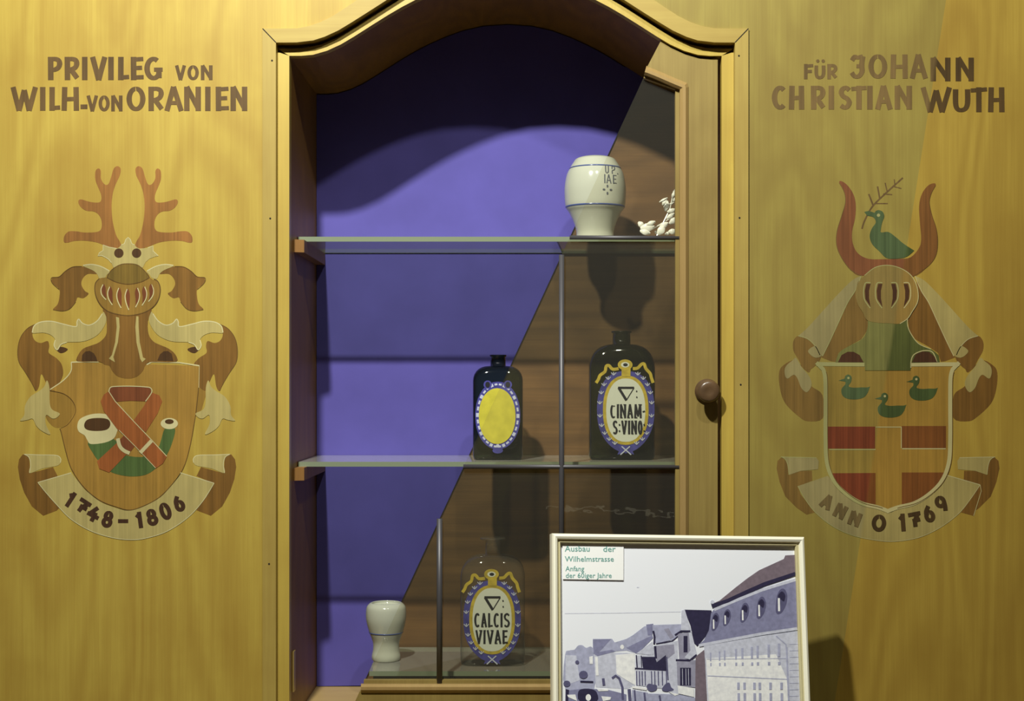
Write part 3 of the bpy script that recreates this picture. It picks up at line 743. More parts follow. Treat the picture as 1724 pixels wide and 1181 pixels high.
for x, y0, y1, bend in ((684, 855, 960, -14), (728, 870, 995, -12), (788, 878, 1015, -10), (843, 885, 1028, -6), (903, 878, 1010, 8), (950, 870, 998, 12), (995, 855, 972, 14)):
    m = (y0 + y1) / 2
    sl.append(sm([(x, y0), (x + 13, (y0 + m) / 2), (x + 14, m), (x + 2 - bend, y1 - 12), (x - 8, m + 10), (x - 13, (y0 + m) / 2)], 3))
    e_ = -14 if bend < 0 else 14
    sw.append(stroke(catmull([(x + e_ * .3, y0 + 4), (x + e_ * 1.25, (y0 + m) / 2 + 10), (x + e_ * .9, m + 20), (x - bend * 1.1, y1)]), 6))
Aa.put('visor_slit', 'slit_paint', sl, 10, hl); Aa.put('slit_line', 'line_paint', sw, 11, hl)
# gorget
neck = sm([(678, 80), (700, 130), (705, 200), (698, 255), (655, 300), (600, 322), (550, 342), (518, 380), (512, 427), (650, 428), (690, 448), (722, 456), (742, 492), (780, 527), (845, 540), (902, 527), (942, 490), (962, 448), (1000, 430), (1160, 430), (1156, 380), (1112, 342), (1062, 320), (1012, 295), (980, 245), (976, 160), (1002, 72), (930, 108), (845, 120), (750, 108)], 3)
nk = Ab.put('gorget', 'brown_paint', [neck], 6)
Ab.put('armhole', 'deep_brown_paint', [[(538, 424), (542, 385), (562, 362), (590, 357), (618, 372), (635, 400), (642, 424)], [(1038, 420), (1055, 380), (1080, 360), (1108, 358), (1132, 375), (1144, 424)]], 8, nk)
Ab.put('strip', 'cream_paint', [[(765, 132), (785, 138), (789, 200), (778, 300), (748, 398), (758, 432), (718, 408), (738, 385), (760, 300), (770, 200)], [(899, 128), (914, 130), (915, 200), (922, 300), (943, 400), (962, 410), (938, 432), (925, 410), (900, 300), (893, 200)]], 8, nk)
# side mantling
scroll = sm([(213, 238), (225, 195), (268, 168), (340, 163), (420, 182), (500, 198), (508, 165), (520, 148), (545, 175), (590, 187), (640, 160), (672, 112), (690, 100), (702, 150), (684, 200), (645, 250), (590, 282), (530, 297), (440, 300), (402, 315), (377, 350), (357, 322), (365, 285), (340, 255), (295, 238), (250, 238)], 4)
swirl = sm([(235, 180), (180, 210), (135, 270), (117, 350), (125, 430), (168, 500), (210, 570), (235, 622), (258, 590), (272, 510), (300, 560), (325, 620), (375, 590), (415, 520), (408, 450), (372, 405), (322, 370), (325, 325), (314, 292), (270, 305), (232, 290), (214, 250), (225, 200)], 4)
lily = sm([(310, 552), (326, 600), (328, 700), (345, 745), (394, 770), (375, 797), (345, 804), (305, 780), (302, 840), (332, 908), (280, 888), (240, 852), (216, 806), (178, 814), (132, 818), (160, 780), (165, 720), (200, 660), (258, 622), (292, 592)], 4)
hook = sm([(372, 345), (402, 330), (447, 345), (425, 366), (395, 370)], 4)
under = sm([(330, 600), (400, 630), (470, 660), (500, 720), (485, 800), (430, 850), (370, 865), (322, 830), (300, 780), (345, 800), (390, 770), (345, 745), (328, 700)], 4)
for i, q in enumerate((lambda p: p, lambda p: mir(p, 842))):
    if i == 0: Ab.put('mantling_shade', 'ochre_paint', [q(under)], 1)
    else: Ab.put('mantling_shade', 'ochre_paint', [[(1315, 600), (1345, 560), (1362, 640), (1330, 745), (1292, 790), (1300, 700)]], 1)
    Ab.put('mantling_swirl', 'brown_paint', [q(swirl)], 2)
    sc_ = Ab.put('mantling_scroll', 'cream_paint', [q(scroll)], 5)
    Ab.put('highlight', 'line_paint', [stroke(catmull(q([(213, 236), (225, 193), (268, 167), (340, 162), (420, 181), (500, 197), (508, 165), (520, 148), (545, 175), (590, 187), (640, 160), (675, 112)])), 7),
                                       stroke(catmull(q([(440, 300), (402, 315), (377, 350), (357, 322), (365, 285)])), 6)], 6, sc_)
    Ab.put('scroll_hook', 'deep_brown_paint', [q(hook)], 3)
    Ab.put('mantling_lily', 'cream_paint', [q(lily)], 6)
    Ab.put('edge_line', 'outline_paint', [stroke(catmull(q([(235, 180), (180, 210), (135, 270), (117, 350), (125, 430), (168, 500), (210, 570), (235, 622)])), 4)], 3, sc_)
# shield and horn
shield = [(470, 432)] + catmull([(468, 490), (420, 550), (330, 612)]) + catmull([(420, 640), (480, 690), (490, 760), (440, 840), (395, 870)]) + catmull([(405, 900), (440, 1043), (478, 1150), (560, 1265), (660, 1345), (760, 1385), (855, 1408), (950, 1380), (1050, 1325), (1140, 1233), (1210, 1130), (1255, 980), (1290, 780), (1312, 600), (1315, 455)])
sh = Ab.put('shield', 'shield_paint', [shield], 4)
Ab.put('shield_line', 'line_paint', [stroke([(470, 432), (560, 428), (650, 429)], 8), stroke(catmull([(470, 432), (468, 490), (420, 550), (330, 612)]), 6), stroke([(968, 448), (1000, 430), (1020, 429), (1180, 434), (1315, 455)], 8), stroke([(1315, 455), (1312, 600)], 3)], 5, sh)
Ab.put('edge_line', 'outline_paint', [stroke(catmull([(395, 870), (405, 900), (440, 1043), (478, 1150), (560, 1265), (660, 1345), (760, 1385), (855, 1408), (950, 1380), (1050, 1325), (1140, 1233), (1210, 1130), (1255, 980), (1290, 780), (1310, 600)]), 5), stroke(catmull([(330, 620), (420, 640), (480, 690), (498, 760), (450, 840), (400, 868)]), 4)], 5, sh)
horn = sm([(580, 960), (612, 1030), (652, 1085), (720, 1150), (800, 1178), (880, 1186), (960, 1175), (1025, 1135), (1090, 1060), (1130, 980), (1156, 878), (1120, 860), (1084, 876), (1060, 955), (1038, 1005), (980, 1045), (920, 1058), (830, 1045), (790, 1005), (755, 942), (660, 940)])
hn = Ab.put('hunting_horn', 'green_paint', [horn], 6)
bell = sm([(510, 850), (530, 805), (600, 776), (680, 772), (750, 795), (783, 840), (772, 890), (750, 935), (690, 963), (600, 972), (575, 945), (558, 915), (520, 890)])
Ab.put('horn_bell', 'line_paint', [bell], 7, hn); Ab.put('mouthpiece', 'line_paint', [ell(1117, 837, 57, 37)], 7, hn)
Ab.put('horn_hole', 'deep_brown_paint', [sm([(555, 850), (575, 812), (640, 800), (710, 808), (728, 842), (706, 876), (640, 886), (575, 878)]), ell(1117, 824, 29, 16)], 8, hn)
Ab.put('carrying_strap', 'strap_dark_paint', [[(727, 600), (760, 593), (960, 596), (990, 603), (1000, 632), (985, 665), (960, 690), (860, 686), (770, 692), (735, 660), (718, 630)], [(820, 912), (895, 980), (855, 1030), (775, 960)]], 8)
Ab.put('carrying_strap', 'strap_paint', [[(1000, 632), (1050, 650), (1070, 690), (1040, 770), (960, 895), (880, 818), (950, 720)], [(770, 965), (845, 1030), (720, 1160), (655, 1135), (640, 1085)]], 9)
fs_ = Ab.put('carrying_strap', 'strap_paint', [[(715, 625), (760, 690), (880, 820), (1000, 945), (1100, 1055), (1075, 1100), (1028, 1132), (890, 985), (770, 870), (685, 755), (664, 690), (685, 645)]], 10)
Ab.put('strap_line', 'line_paint', [stroke([(718, 625), (760, 690), (880, 820), (1000, 945), (1100, 1053)], 5), stroke(catmull([(718, 628), (727, 600), (760, 592), (860, 590), (960, 595), (994, 603), (1000, 632), (960, 690)]), 6), stroke([(785, 880), (890, 985), (1026, 1130)], 4)], 11, fs_)
Ab.put('horn_ring', 'line_paint', [stroke(catmull([(777, 935), (790, 985), (818, 1015), (855, 1033)]), 24), stroke([(1000, 950), (925, 1030)], 24)], 12, hn)
# banner
ban = catmull([(250, 442), (360, 408), (470, 378)], sub=3) + catmull([(560, 490), (660, 568), (770, 612), (855, 628), (950, 600), (1060, 538), (1140, 450), (1190, 378)]) + [(1300, 412), (1412, 447)] + catmull([(1340, 562), (1240, 672), (1100, 765), (960, 810), (860, 820), (740, 806), (600, 762), (470, 685), (380, 595), (300, 505)])
for i, q in enumerate((lambda p: p, lambda p: mir(p, 838))):
    Ac.put('banner_tail', 'brown_paint', [q([(150, 257), (125, 290), (118, 340), (130, 420), (160, 510), (210, 600), (285, 662), (375, 628), (400, 600), (260, 450), (380, 400), (350, 340), (200, 382), (195, 300), (185, 260)])], 1)
    Ac.put('banner_curl', 'cream_paint', [q(sm([(158, 256), (260, 262), (370, 264), (400, 285), (398, 312), (375, 332), (280, 350), (195, 380), (202, 320), (190, 275)], 4))], 3)
    Ac.put('edge_line', 'line_paint', [stroke(catmull(q([(158, 256), (260, 260), (370, 263), (400, 285), (398, 312)])), 5), stroke(catmull(q([(195, 380), (202, 320), (190, 275), (160, 256)])), 5)], 4, arms)
bn = Ac.put('banner', 'cream_paint', [ban], 5)
Ac.put('highlight', 'line_paint', [stroke([(250, 442), (470, 378)], 6), stroke([(1190, 378), (1412, 447)], 6), stroke(catmull([(250, 442), (300, 505), (380, 595), (470, 685), (600, 762), (740, 806), (860, 820), (960, 810), (1100, 765), (1240, 672), (1340, 562), (1412, 447)]), 5)], 6, bn)
def digits(Ax, seq, mat, parent):
    for ch, x, y, w_, h_, rot in seq:
        a = Ax.conv(x - w_ / 2, y - h_ / 2); b_ = Ax.conv(x + w_ / 2, y + h_ / 2)
        Ax.put('numeral' if ch.isdigit() else 'letter', mat, glyph(ch, a[0], a[1], b_[0], b_[1], 29 * S, 25 * S, rot), 8, parent, raw=True)
digits(Ac, [('1', 462, 552, 62, 108, 33), ('7', 545, 602, 84, 104, 34), ('4', 618, 650, 84, 100, 28), ('8', 710, 685, 76, 112, 14), ('-', 812, 697, 68, 26, 0), ('1', 918, 690, 58, 108, -8), ('8', 1003, 672, 78, 112, -14), ('0', 1091, 632, 76, 116, -20), ('6', 1180, 578, 72, 116, -20)], 'digit_paint', bn)

# ------------------------------------------------------------------ right coat of arms (paler left of the seam)
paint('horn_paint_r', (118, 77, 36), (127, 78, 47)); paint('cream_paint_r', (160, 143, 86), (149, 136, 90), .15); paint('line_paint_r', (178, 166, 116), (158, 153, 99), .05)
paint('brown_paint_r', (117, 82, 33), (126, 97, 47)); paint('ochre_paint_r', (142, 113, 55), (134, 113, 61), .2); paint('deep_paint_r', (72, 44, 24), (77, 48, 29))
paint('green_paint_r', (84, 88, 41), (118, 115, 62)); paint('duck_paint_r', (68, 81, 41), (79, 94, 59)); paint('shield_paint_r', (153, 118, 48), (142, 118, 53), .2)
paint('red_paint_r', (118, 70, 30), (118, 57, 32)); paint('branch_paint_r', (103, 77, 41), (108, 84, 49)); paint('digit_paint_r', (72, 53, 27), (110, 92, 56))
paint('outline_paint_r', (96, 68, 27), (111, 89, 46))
ra = empty('coat_of_arms', P(1495, 912, 0), 'painted coat of arms with horns, green ducks and banner reading ANNO 1769', 'coat of arms')
cd, ce, cf = cv(1284, 260), cv(1284, 500), cv(1284, 700)
Ad, Ae, Af = art(ra, cd), art(ra, ce), art(ra, cf)
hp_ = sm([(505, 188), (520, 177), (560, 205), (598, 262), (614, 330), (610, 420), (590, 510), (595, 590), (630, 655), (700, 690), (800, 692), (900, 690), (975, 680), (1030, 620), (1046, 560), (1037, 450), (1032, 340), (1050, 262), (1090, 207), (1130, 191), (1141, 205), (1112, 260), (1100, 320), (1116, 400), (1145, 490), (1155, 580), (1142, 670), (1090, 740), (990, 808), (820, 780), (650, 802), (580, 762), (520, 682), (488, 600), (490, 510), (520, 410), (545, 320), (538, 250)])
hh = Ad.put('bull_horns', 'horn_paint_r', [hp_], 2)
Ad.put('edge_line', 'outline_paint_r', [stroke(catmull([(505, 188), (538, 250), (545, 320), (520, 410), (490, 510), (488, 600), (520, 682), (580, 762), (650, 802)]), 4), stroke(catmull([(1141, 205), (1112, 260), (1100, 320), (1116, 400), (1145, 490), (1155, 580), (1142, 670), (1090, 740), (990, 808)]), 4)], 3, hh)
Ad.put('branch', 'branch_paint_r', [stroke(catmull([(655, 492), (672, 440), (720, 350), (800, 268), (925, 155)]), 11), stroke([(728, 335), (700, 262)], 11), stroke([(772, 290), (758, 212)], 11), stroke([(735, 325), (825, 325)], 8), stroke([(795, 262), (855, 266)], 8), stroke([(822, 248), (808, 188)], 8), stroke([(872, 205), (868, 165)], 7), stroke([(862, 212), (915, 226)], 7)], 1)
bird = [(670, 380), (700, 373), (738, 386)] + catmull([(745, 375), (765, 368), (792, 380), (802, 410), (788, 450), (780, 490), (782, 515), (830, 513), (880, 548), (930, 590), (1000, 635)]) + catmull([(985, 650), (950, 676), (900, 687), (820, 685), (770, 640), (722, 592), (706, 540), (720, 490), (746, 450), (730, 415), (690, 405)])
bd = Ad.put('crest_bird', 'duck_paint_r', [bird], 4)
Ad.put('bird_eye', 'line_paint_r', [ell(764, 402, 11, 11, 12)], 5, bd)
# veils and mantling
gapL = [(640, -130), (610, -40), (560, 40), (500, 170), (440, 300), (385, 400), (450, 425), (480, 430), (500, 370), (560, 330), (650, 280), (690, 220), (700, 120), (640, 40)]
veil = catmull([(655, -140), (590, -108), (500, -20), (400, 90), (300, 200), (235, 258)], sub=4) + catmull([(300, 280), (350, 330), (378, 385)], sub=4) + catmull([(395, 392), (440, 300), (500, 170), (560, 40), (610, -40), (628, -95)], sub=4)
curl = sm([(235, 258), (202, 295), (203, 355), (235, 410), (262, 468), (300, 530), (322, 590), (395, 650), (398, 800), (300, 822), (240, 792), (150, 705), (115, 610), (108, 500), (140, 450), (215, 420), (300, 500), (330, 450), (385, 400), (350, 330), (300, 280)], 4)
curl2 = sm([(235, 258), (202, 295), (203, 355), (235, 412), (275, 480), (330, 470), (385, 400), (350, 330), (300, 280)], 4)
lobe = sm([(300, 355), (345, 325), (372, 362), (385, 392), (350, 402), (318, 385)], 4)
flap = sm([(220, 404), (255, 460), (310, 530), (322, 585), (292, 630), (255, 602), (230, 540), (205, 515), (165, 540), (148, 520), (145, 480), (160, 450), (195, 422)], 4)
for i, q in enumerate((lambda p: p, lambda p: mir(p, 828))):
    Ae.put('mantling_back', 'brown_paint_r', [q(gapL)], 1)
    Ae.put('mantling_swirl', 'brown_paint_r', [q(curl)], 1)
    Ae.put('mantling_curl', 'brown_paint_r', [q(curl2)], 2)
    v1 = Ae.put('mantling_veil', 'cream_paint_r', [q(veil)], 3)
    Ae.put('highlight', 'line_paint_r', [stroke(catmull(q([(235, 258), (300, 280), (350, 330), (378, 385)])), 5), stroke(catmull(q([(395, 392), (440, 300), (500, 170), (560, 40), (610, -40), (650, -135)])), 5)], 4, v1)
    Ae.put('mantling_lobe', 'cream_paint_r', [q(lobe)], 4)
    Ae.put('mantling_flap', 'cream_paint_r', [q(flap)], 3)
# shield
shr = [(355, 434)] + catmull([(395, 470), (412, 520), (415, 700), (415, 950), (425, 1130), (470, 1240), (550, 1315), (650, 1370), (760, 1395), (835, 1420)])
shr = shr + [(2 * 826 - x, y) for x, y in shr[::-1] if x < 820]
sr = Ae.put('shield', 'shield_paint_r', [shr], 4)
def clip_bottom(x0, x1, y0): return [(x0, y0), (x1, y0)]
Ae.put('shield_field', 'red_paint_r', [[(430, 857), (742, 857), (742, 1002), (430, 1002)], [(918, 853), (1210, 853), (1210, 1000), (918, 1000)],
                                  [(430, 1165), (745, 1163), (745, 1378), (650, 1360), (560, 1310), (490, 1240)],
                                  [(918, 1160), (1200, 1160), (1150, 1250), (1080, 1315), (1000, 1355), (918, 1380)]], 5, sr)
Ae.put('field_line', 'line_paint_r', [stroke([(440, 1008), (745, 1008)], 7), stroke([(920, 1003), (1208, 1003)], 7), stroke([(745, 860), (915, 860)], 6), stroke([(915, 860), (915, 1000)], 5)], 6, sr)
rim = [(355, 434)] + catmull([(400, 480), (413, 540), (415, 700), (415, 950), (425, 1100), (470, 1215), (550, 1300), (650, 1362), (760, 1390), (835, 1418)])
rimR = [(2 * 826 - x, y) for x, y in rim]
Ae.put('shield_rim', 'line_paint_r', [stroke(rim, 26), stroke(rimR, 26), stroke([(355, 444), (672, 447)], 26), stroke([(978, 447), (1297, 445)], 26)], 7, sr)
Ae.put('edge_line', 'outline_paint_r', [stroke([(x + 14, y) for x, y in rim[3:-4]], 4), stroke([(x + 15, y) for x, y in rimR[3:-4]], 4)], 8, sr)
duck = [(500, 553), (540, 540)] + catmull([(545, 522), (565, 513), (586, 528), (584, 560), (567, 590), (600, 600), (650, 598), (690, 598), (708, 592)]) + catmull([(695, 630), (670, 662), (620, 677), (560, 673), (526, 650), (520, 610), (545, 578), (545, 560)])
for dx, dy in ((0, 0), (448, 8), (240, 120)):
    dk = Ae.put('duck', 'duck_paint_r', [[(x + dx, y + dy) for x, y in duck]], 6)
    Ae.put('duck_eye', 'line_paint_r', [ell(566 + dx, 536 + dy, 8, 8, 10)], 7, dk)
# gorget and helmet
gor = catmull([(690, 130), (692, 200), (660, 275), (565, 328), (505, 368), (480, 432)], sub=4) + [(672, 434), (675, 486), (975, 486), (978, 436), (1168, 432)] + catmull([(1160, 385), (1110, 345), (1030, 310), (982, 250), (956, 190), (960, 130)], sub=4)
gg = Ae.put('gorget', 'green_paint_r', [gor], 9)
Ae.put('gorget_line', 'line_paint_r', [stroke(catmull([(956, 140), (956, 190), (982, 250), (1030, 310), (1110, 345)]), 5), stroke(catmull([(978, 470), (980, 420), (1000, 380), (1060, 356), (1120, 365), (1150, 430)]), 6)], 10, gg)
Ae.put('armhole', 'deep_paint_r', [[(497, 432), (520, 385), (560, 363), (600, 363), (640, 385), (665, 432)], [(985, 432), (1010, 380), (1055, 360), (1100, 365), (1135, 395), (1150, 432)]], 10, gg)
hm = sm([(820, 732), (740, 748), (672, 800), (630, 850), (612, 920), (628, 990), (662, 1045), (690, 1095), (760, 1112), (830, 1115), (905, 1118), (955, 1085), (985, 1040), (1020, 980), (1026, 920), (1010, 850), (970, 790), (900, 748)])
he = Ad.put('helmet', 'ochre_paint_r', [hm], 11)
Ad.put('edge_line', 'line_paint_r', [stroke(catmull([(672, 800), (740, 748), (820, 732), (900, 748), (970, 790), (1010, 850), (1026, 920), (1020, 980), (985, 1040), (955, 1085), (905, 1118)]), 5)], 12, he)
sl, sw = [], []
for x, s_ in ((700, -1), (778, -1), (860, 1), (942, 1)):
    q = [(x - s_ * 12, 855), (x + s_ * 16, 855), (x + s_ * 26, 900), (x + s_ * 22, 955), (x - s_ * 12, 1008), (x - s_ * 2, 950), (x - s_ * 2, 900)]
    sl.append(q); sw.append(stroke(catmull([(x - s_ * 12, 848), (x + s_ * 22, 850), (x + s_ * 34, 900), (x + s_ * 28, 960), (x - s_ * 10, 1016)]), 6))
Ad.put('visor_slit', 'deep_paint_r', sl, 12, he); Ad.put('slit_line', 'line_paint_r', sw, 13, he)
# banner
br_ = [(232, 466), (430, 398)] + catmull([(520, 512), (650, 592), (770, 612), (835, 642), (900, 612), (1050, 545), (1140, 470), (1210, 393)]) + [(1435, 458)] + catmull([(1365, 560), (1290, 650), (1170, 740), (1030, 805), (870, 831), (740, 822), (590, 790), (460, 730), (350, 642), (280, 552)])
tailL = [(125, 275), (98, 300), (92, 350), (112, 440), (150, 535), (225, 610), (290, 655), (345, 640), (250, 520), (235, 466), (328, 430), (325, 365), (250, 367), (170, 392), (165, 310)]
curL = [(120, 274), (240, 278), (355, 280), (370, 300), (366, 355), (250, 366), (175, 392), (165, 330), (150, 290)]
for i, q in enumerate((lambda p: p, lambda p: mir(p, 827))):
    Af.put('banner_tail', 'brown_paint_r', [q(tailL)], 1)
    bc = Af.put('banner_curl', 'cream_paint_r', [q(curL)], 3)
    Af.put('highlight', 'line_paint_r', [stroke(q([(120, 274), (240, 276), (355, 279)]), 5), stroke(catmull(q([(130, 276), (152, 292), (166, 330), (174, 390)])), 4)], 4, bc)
Af.put('banner_fold', 'brown_paint_r', [[(1435, 458), (1442, 500), (1392, 662), (1310, 640), (1365, 560)]], 2)
bn = Af.put('banner', 'cream_paint_r', [br_], 3)
Af.put('highlight', 'line_paint_r', [stroke([(1210, 393), (1435, 458)], 6), stroke(catmull([(232, 466), (280, 552), (350, 642), (460, 730), (590, 790), (740, 822), (870, 831), (1030, 805), (1170, 740), (1290, 650), (1365, 560), (1435, 458)]), 4), stroke([(1435, 458), (1442, 500), (1392, 662)], 4)], 4, bn)
digits(Af, [('A', 425, 570, 84, 92, 30), ('N', 512, 632, 80, 92, 27), ('N', 608, 682, 82, 92, 20), ('O', 767, 710, 96, 112, 4), ('1', 920, 706, 58, 116, -4), ('7', 1006, 690, 82, 112, -10), ('6', 1098, 645, 74, 120, -12), ('9', 1178, 588, 78, 118, -18)], 'digit_paint_r', bn)

# ------------------------------------------------------------------ ledge and framed street photograph in front
led = MB(); led.box(XL, XR, -.42, -.004, .62, .66); tag(led.build('trim_2', 'casing_wood'), kind='structure')
led = MB(); led.box(XL, XR, -.38, -.001, .001, .62); tag(led.build('trim_3', 'wall_veneer'), kind='structure')
FTL, FTR, FBLp = Vector(P(928, 899, -.20)), Vector(P(1352, 905, -.13)), Vector(P(945, 1181, -.245))
U = (FTR - FTL); Wd = U.length; U.normalize()
Vv = (FBLp - FTL); Vv = (Vv - U * Vv.dot(U)).normalized(); Nn = Vv.cross(U).normalized()
if Nn.y > 0: Nn = -Nn
Hh = (FTL.z - .66) / -Vv.z - .004
fr_root = empty('picture_frame', tuple(FTL + Vv * Hh + U * Wd / 2), 'slim pale gold frame holding a grey street photograph, standing at lower right', 'picture frame')
def F(u, v, h=0): return FTL + U * u + Vv * v + Nn * h
prof = [(0, -.012), (0, .004), (.002, .008), (.006, .0095), (.010, .008), (.012, .004), (.0145, .0035), (.0165, .0045), (.0185, .002), (.0185, -.004)]
rows = []
for d, h in [(a * .78, b_) for a, b_ in prof]: rows += [F(d, d, h), F(Wd - d, d, h), F(Wd - d, Hh - d, h), F(d, Hh - d, h)]
fs = []; ms = []
for i in range(len(prof) - 1):
    for j in range(4): fs.append((i * 4 + j, i * 4 + (j + 1) % 4, (i + 1) * 4 + (j + 1) % 4, (i + 1) * 4 + j)); ms.append(0 if i < 5 else 1)
link('frame_moulding', rows, fs, 'frame_metal', fr_root, mats=['frame_metal', 'frame_lip'], fmat=ms)
mb = MB(); q = [(.001, .001), (Wd - .001, .001), (Wd - .001, Hh - .001), (.001, Hh - .001)]
mb.slab([F(u, v, -.011) for u, v in q], [F(u, v, -.014) for u, v in q]); mb.build('backing_board', 'dark_plinth', fr_root)
mb = MB(); q = [(.012, .012), (Wd - .012, .012), (Wd - .012, Hh - .012), (.012, Hh - .012)]
mb.slab([F(u, v, -.003) for u, v in q], [F(u, v, -.006) for u, v in q]); prn = mb.build('street_photograph', 'print_paper', fr_root)
def TF(px, py, e=0):
    o = Vector((CX, CY, CZ)); d = Vector(P(px, py, 0)) - o; p0 = F(0, 0, -.003 + e)
    return o + d * ((p0 - o).dot(Nn) / d.dot(Nn))
greys = {'ink_a': (206, 208, 226), 'ink_b': (176, 178, 206), 'ink_c': (138, 138, 172), 'ink_d': (96, 94, 128), 'ink_e': (54, 50, 78), 'ink_f': (250, 250, 255), 'ink_g': (126, 112, 124), 'ink_h': (158, 156, 178)}
for k_, c_ in greys.items(): plain(k_, c_, .4, .3, 0, .07, 160)
cg = lambda x, y: (900 + x * .29, 880 + y * .29)
g2 = lambda x, y: (940 + x * .1508, 1010 + y * .1508)       # finer crop of the lower left
g3 = lambda x, y: (1140 + x * .2379, 900 + y * .2379)       # finer crop of the right
AG = lambda conv: Art(TF, prn, conv, .00009)
B1, B2, B3 = AG(cg), AG(g2), AG(g3)
xr_edge = 1340
def prect(x0, y0, x1, y1): return [(x0, y0), (x1, y0), (x1, y1), (x0, y1)]
# far street
B2.put('print_tree', 'ink_b', [sm([(75, 620), (120, 570), (180, 560), (220, 515), (270, 512), (310, 540), (360, 525), (395, 560), (400, 640), (400, 1000), (78, 1000)], 3)], 1)
B2.put('print_house', 'ink_a', [[(80, 620), (200, 625), (210, 700), (240, 900), (80, 960)], [(395, 620), (560, 590), (850, 600), (860, 960), (760, 1000), (420, 980)]], 2)
B2.put('print_roof', 'ink_b', [[(385, 440), (600, 440), (630, 480), (760, 440), (830, 400), (960, 300), (1050, 290), (1050, 420), (870, 600), (760, 570), (640, 580), (430, 630), (385, 600)]], 3)
B2.put('print_roof', 'ink_c', [[(390, 600), (460, 585), (600, 560), (640, 580), (440, 632)], [(870, 605), (760, 540), (880, 480), (1050, 400), (1060, 430), (930, 560)], [(385, 450), (590, 440), (500, 540), (450, 590), (395, 600)], [(980, 280), (1060, 270), (1050, 400), (1000, 400)]], 4)
B2.put('print_house', 'ink_f', [[(640, 620), (850, 600), (860, 960), (760, 900), (650, 830)], ell(712, 530, 22, 26, 10), [(345, 640), (385, 630), (385, 720), (350, 720)], [(410, 640), (440, 640), (450, 850), (420, 850)]], 5)
B2.put('print_roof', 'ink_b', [[(1050, 285), (1370, 275), (1390, 320), (1340, 410), (1280, 450), (1090, 490), (1060, 420)]], 5)
B2.put('print_wall', 'ink_a', [[(870, 605), (1050, 470), (1065, 600), (1050, 620)], [(1060, 520), (1330, 460), (1340, 1134), (1200, 1000), (880, 960), (860, 760), (865, 625), (1060, 620)]], 6)
B2.put('print_gable', 'ink_h', [[(1080, 520), (1290, 500), (1300, 600), (1200, 680), (1100, 700)], [(1230, 320), (1290, 420), (1250, 440), (1180, 330)]], 7)
B2.put('print_timber', 'ink_e', [stroke([(1090, 495), (1270, 465), (1340, 405), (1380, 360), (1490, 350)], 12), stroke([(1060, 350), (1075, 420), (1070, 500)], 22), stroke([(1080, 520), (1090, 660)], 26),
                                [(930, 640), (1080, 640), (1100, 700), (1200, 620), (1210, 780), (950, 785), (940, 740)], stroke([(855, 770), (1210, 790)], 18), stroke([(870, 620), (880, 760)], 14), stroke([(925, 625), (930, 760)], 10)], 8)
B2.put('print_timber', 'ink_d', [stroke([(x, 800), (x + 4, 960)], 12) for x in (872, 905, 935, 968, 1040, 1075, 1115, 1160, 1205)] + [stroke([(1210, 640), (1225, 900)], 14), stroke([(600, 880), (640, 850), (680, 880), (715, 980), (720, 1120)], 26), stroke([(790, 1000), (800, 1134)], 36), stroke([(500, 880), (510, 960)], 30), stroke([(850, 1010), (860, 1134)], 20), stroke([(960, 1040), (970, 1134)], 22), stroke([(1130, 1070), (1140, 1134)], 22)], 9)
B2.put('print_bush', 'ink_d', [sm([(985, 970), (1010, 940), (1060, 950), (1100, 960), (1095, 1010), (1040, 1030), (1000, 1010)], 3), sm([(1160, 990), (1200, 940), (1240, 930), (1260, 980), (1290, 1010), (1220, 1030), (1165, 1020)], 3), ell(95, 940, 40, 35, 12), ell(210, 700, 22, 22, 10), ell(280, 840, 50, 45, 12)], 9)
B2.put('print_street', 'ink_c', [[(78, 1134), (80, 1020), (240, 1000), (420, 1000), (560, 1010), (760, 1060), (760, 1134)]], 6)
B2.put('print_car', 'ink_e', [sm([(220, 1040), (260, 1000), (370, 1000), (430, 1040), (430, 1134), (240, 1134)], 3), [(80, 1000), (120, 1010), (110, 1134), (80, 1134)], stroke([(245, 915), (390, 920)], 18)], 10)
B2.put('print_car', 'ink_f', [ell(335, 1095, 30, 38, 12), [(430, 1000), (550, 1000), (560, 1020), (450, 1025)], [(100, 1065), (190, 1060), (210, 1134), (110, 1090)], [(480, 1080), (590, 1090), (580, 1120), (500, 1134)], [(1330, 960), (1510, 990), (1515, 1090), (1340, 1050)], [(1230, 1030), (1350, 1060), (1300, 1075)], [(820, 965), (990, 990), (985, 1015), (830, 990)]], 11)
B2.put('print_wall', 'ink_b', [[(1000, 1050), (1340, 1060), (1530, 1100), (1530, 1134), (1000, 1134)], [(820, 1010), (1000, 1040), (1000, 1134), (820, 1134)]], 8)
# tall gable with dark roof
B1.put('print_roof', 'ink_e', [[(868, 507), (1026, 511), (1040, 560), (1010, 640), (945, 720), (925, 700), (905, 600)]], 9)
B1.put('print_gable', 'ink_a', [[(853, 512), (872, 507), (905, 615), (915, 640), (850, 628)], [(895, 640), (912, 640), (942, 765), (908, 800), (870, 785), (905, 745)]], 10)
B1.put('print_wall', 'ink_h', [[(830, 645), (900, 640), (930, 790), (840, 800)], [(825, 800), (935, 800), (935, 960), (830, 950)]], 9)
B1.put('print_timber', 'ink_e', [stroke([(815, 655), (850, 632), (905, 632)], 10), stroke([(820, 800), (900, 803), (940, 770)], 11), prect(865, 660, 888, 755), prect(845, 845, 908, 948)], 11)
B1.put('print_wall', 'ink_g', [[(935, 780), (985, 740), (1002, 1040), (932, 1040)]], 10)
B1.put('print_timber', 'ink_a', [stroke([(858, 850), (860, 945)], 3), stroke([(878, 850), (880, 945)], 3), stroke([(893, 850), (895, 945)], 3)], 12)
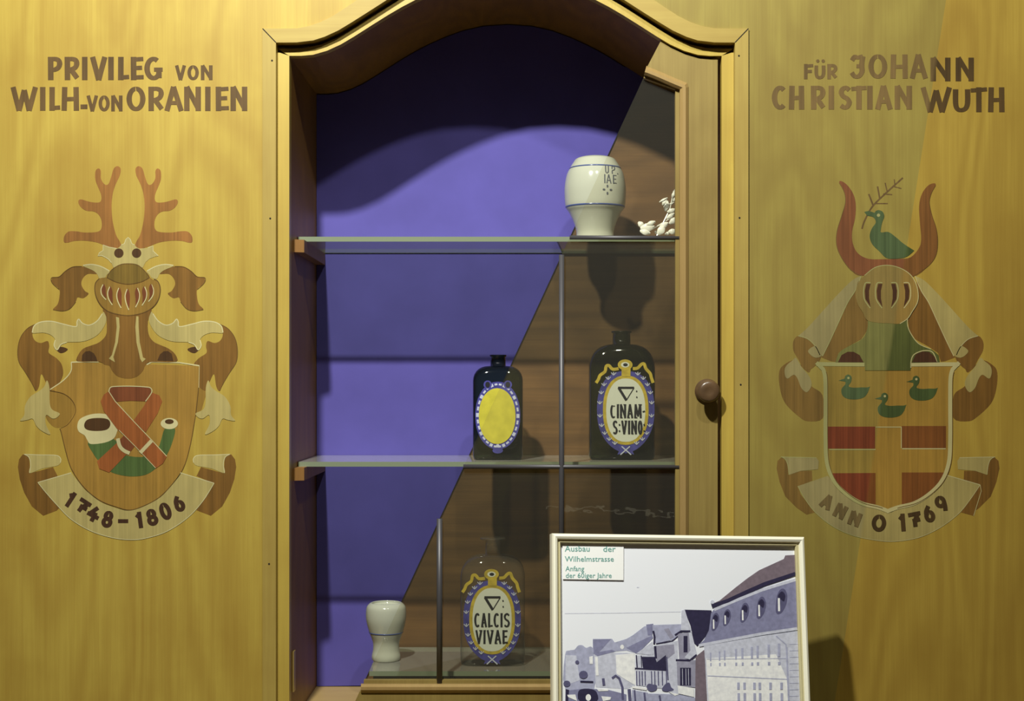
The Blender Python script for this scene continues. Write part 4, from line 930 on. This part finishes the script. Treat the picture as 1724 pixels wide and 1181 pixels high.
# big mansard house
B3.put('print_roof', 'ink_g', [[(245, 495), (300, 470), (410, 380), (500, 310), (580, 255), (755, 175), (765, 150), (838, 146), (840, 275), (700, 325), (500, 410), (350, 480), (255, 520)]], 12)
B3.put('print_roof', 'ink_c', [[(262, 530), (240, 560), (225, 680), (190, 750), (155, 782), (850, 675), (840, 320), (650, 370), (500, 425), (380, 480)]], 12)
B3.put('print_cornice', 'ink_a', [stroke([(262, 535), (400, 475), (600, 395), (838, 322)], 20), stroke([(155, 788), (400, 742), (600, 705), (850, 668)], 20), ell(250, 480, 15, 14, 10)], 13)
B3.put('print_eave', 'ink_e', [stroke([(245, 510), (360, 470), (500, 405), (620, 352), (838, 280)], 27)], 14)
B3.put('print_wall', 'ink_a', [[(190, 792), (600, 720), (852, 685), (872, 1181), (218, 1181)]], 12)
B3.put('print_wall', 'ink_f', [[(205, 880), (700, 850), (775, 1020), (790, 1181), (222, 1181)]], 13)
dm = [(268, 620, 30, 62), (350, 590, 30, 58), (475, 555, 34, 68), (592, 520, 36, 76), (735, 475, 44, 88)]
B3.put('print_dormer', 'ink_d', [sm([(x - w_ * .8, y + h_ * .9), (x - w_ * .7, y - h_ * .3), (x - w_ * .2, y - h_ * .9), (x + w_ * .5, y - h_), (x + w_, y - h_ * .5), (x + w_ * .8, y + h_ * .3), (x, y + h_ * .95)], 3) for x, y, w_, h_ in dm], 14)
B3.put('print_dormer', 'ink_e', [sm([(x - w_ * .5, y - h_ * .4), (x + w_ * .1, y - h_ * .8), (x + w_ * .7, y - h_ * .5), (x + w_ * .5, y), (x + w_ * .1, y - h_ * .1)], 3) for x, y, w_, h_ in dm], 15)
B3.put('print_window', 'ink_f', [stroke([(x - w_ * .35, y - h_ * .25), (x - w_ * .3, y + h_ * .8)], max(7, w_ * .32)) for x, y, w_, h_ in dm], 16)
wn = []
for i, x in enumerate((232, 295, 330, 410, 455, 522, 562, 640, 712)):
    wn.append(prect(x, 838 - i * 8, x + 10 + i, 900 - i * 4)); wn.append(prect(x + 2, 912 - i, x + 12 + i, 935 - i))
for i, x in enumerate((425, 468, 538, 576, 652, 730)):
    wn.append(prect(x, 1050, x + 18, 1100)); wn.append(prect(x + 2, 1125, x + 20, 1181))
B3.put('print_window', 'ink_b', wn, 14)
B3.put('print_course', 'ink_b', [stroke([(210, 885), (770, 880)], 4), stroke([(215, 1003), (780, 1028)], 6), stroke([(775, 800), (790, 1181)], 12), stroke([(700, 720), (770, 780), (780, 900)], 8)] + [stroke([(795, y), (860, y - 2)], 3) for y in range(780, 1180, 46)], 15)
B1.put('print_wire', 'ink_a', [stroke([(175, 530), (500, 527), (850, 520)], 3), ell(600, 378, 8, 3, 8)], 2)
# caption card
card = [cg(x, y) for x, y in ((162, 120), (517, 128), (516, 336), (164, 330))]
mb = MB(); mb.slab([TF(x, y, .0022) for x, y in card], [TF(x, y, .0006) for x, y in card]); cdo = mb.build('caption_card', 'card_paper', fr_root)
def hand(txt, px, py, size, name='handwriting', sx=1.0):
    cu = bpy.data.curves.new(name, 'FONT'); cu.body = txt; cu.size = 1; cu.resolution_u = 2; cu.offset = .008
    to = bpy.data.objects.new(name, cu); C.objects.link(to)
    dg = bpy.context.evaluated_depsgraph_get(); me = bpy.data.meshes.new_from_object(to.evaluated_get(dg))
    vs_ = [tuple(TF(px + v.co.x * size * sx, py - v.co.y * size, .0025)) for v in me.vertices]; fs_ = [tuple(p.vertices) for p in me.polygons]
    bpy.data.objects.remove(to); bpy.data.curves.remove(cu); bpy.data.meshes.remove(me)
    return link(name, vs_, fs_, 'card_ink', cdo)
hand('Ausbau', 951, 929, 14, sx=1.02); hand('der', 1015, 929.5, 14, sx=1.1)
hand('Wilhelmstrasse', 951, 946, 13, sx=1.02); hand('Anfang', 952, 962, 12, sx=.95); hand('der 60iger Jahre', 952, 973.5, 12, sx=1.0)
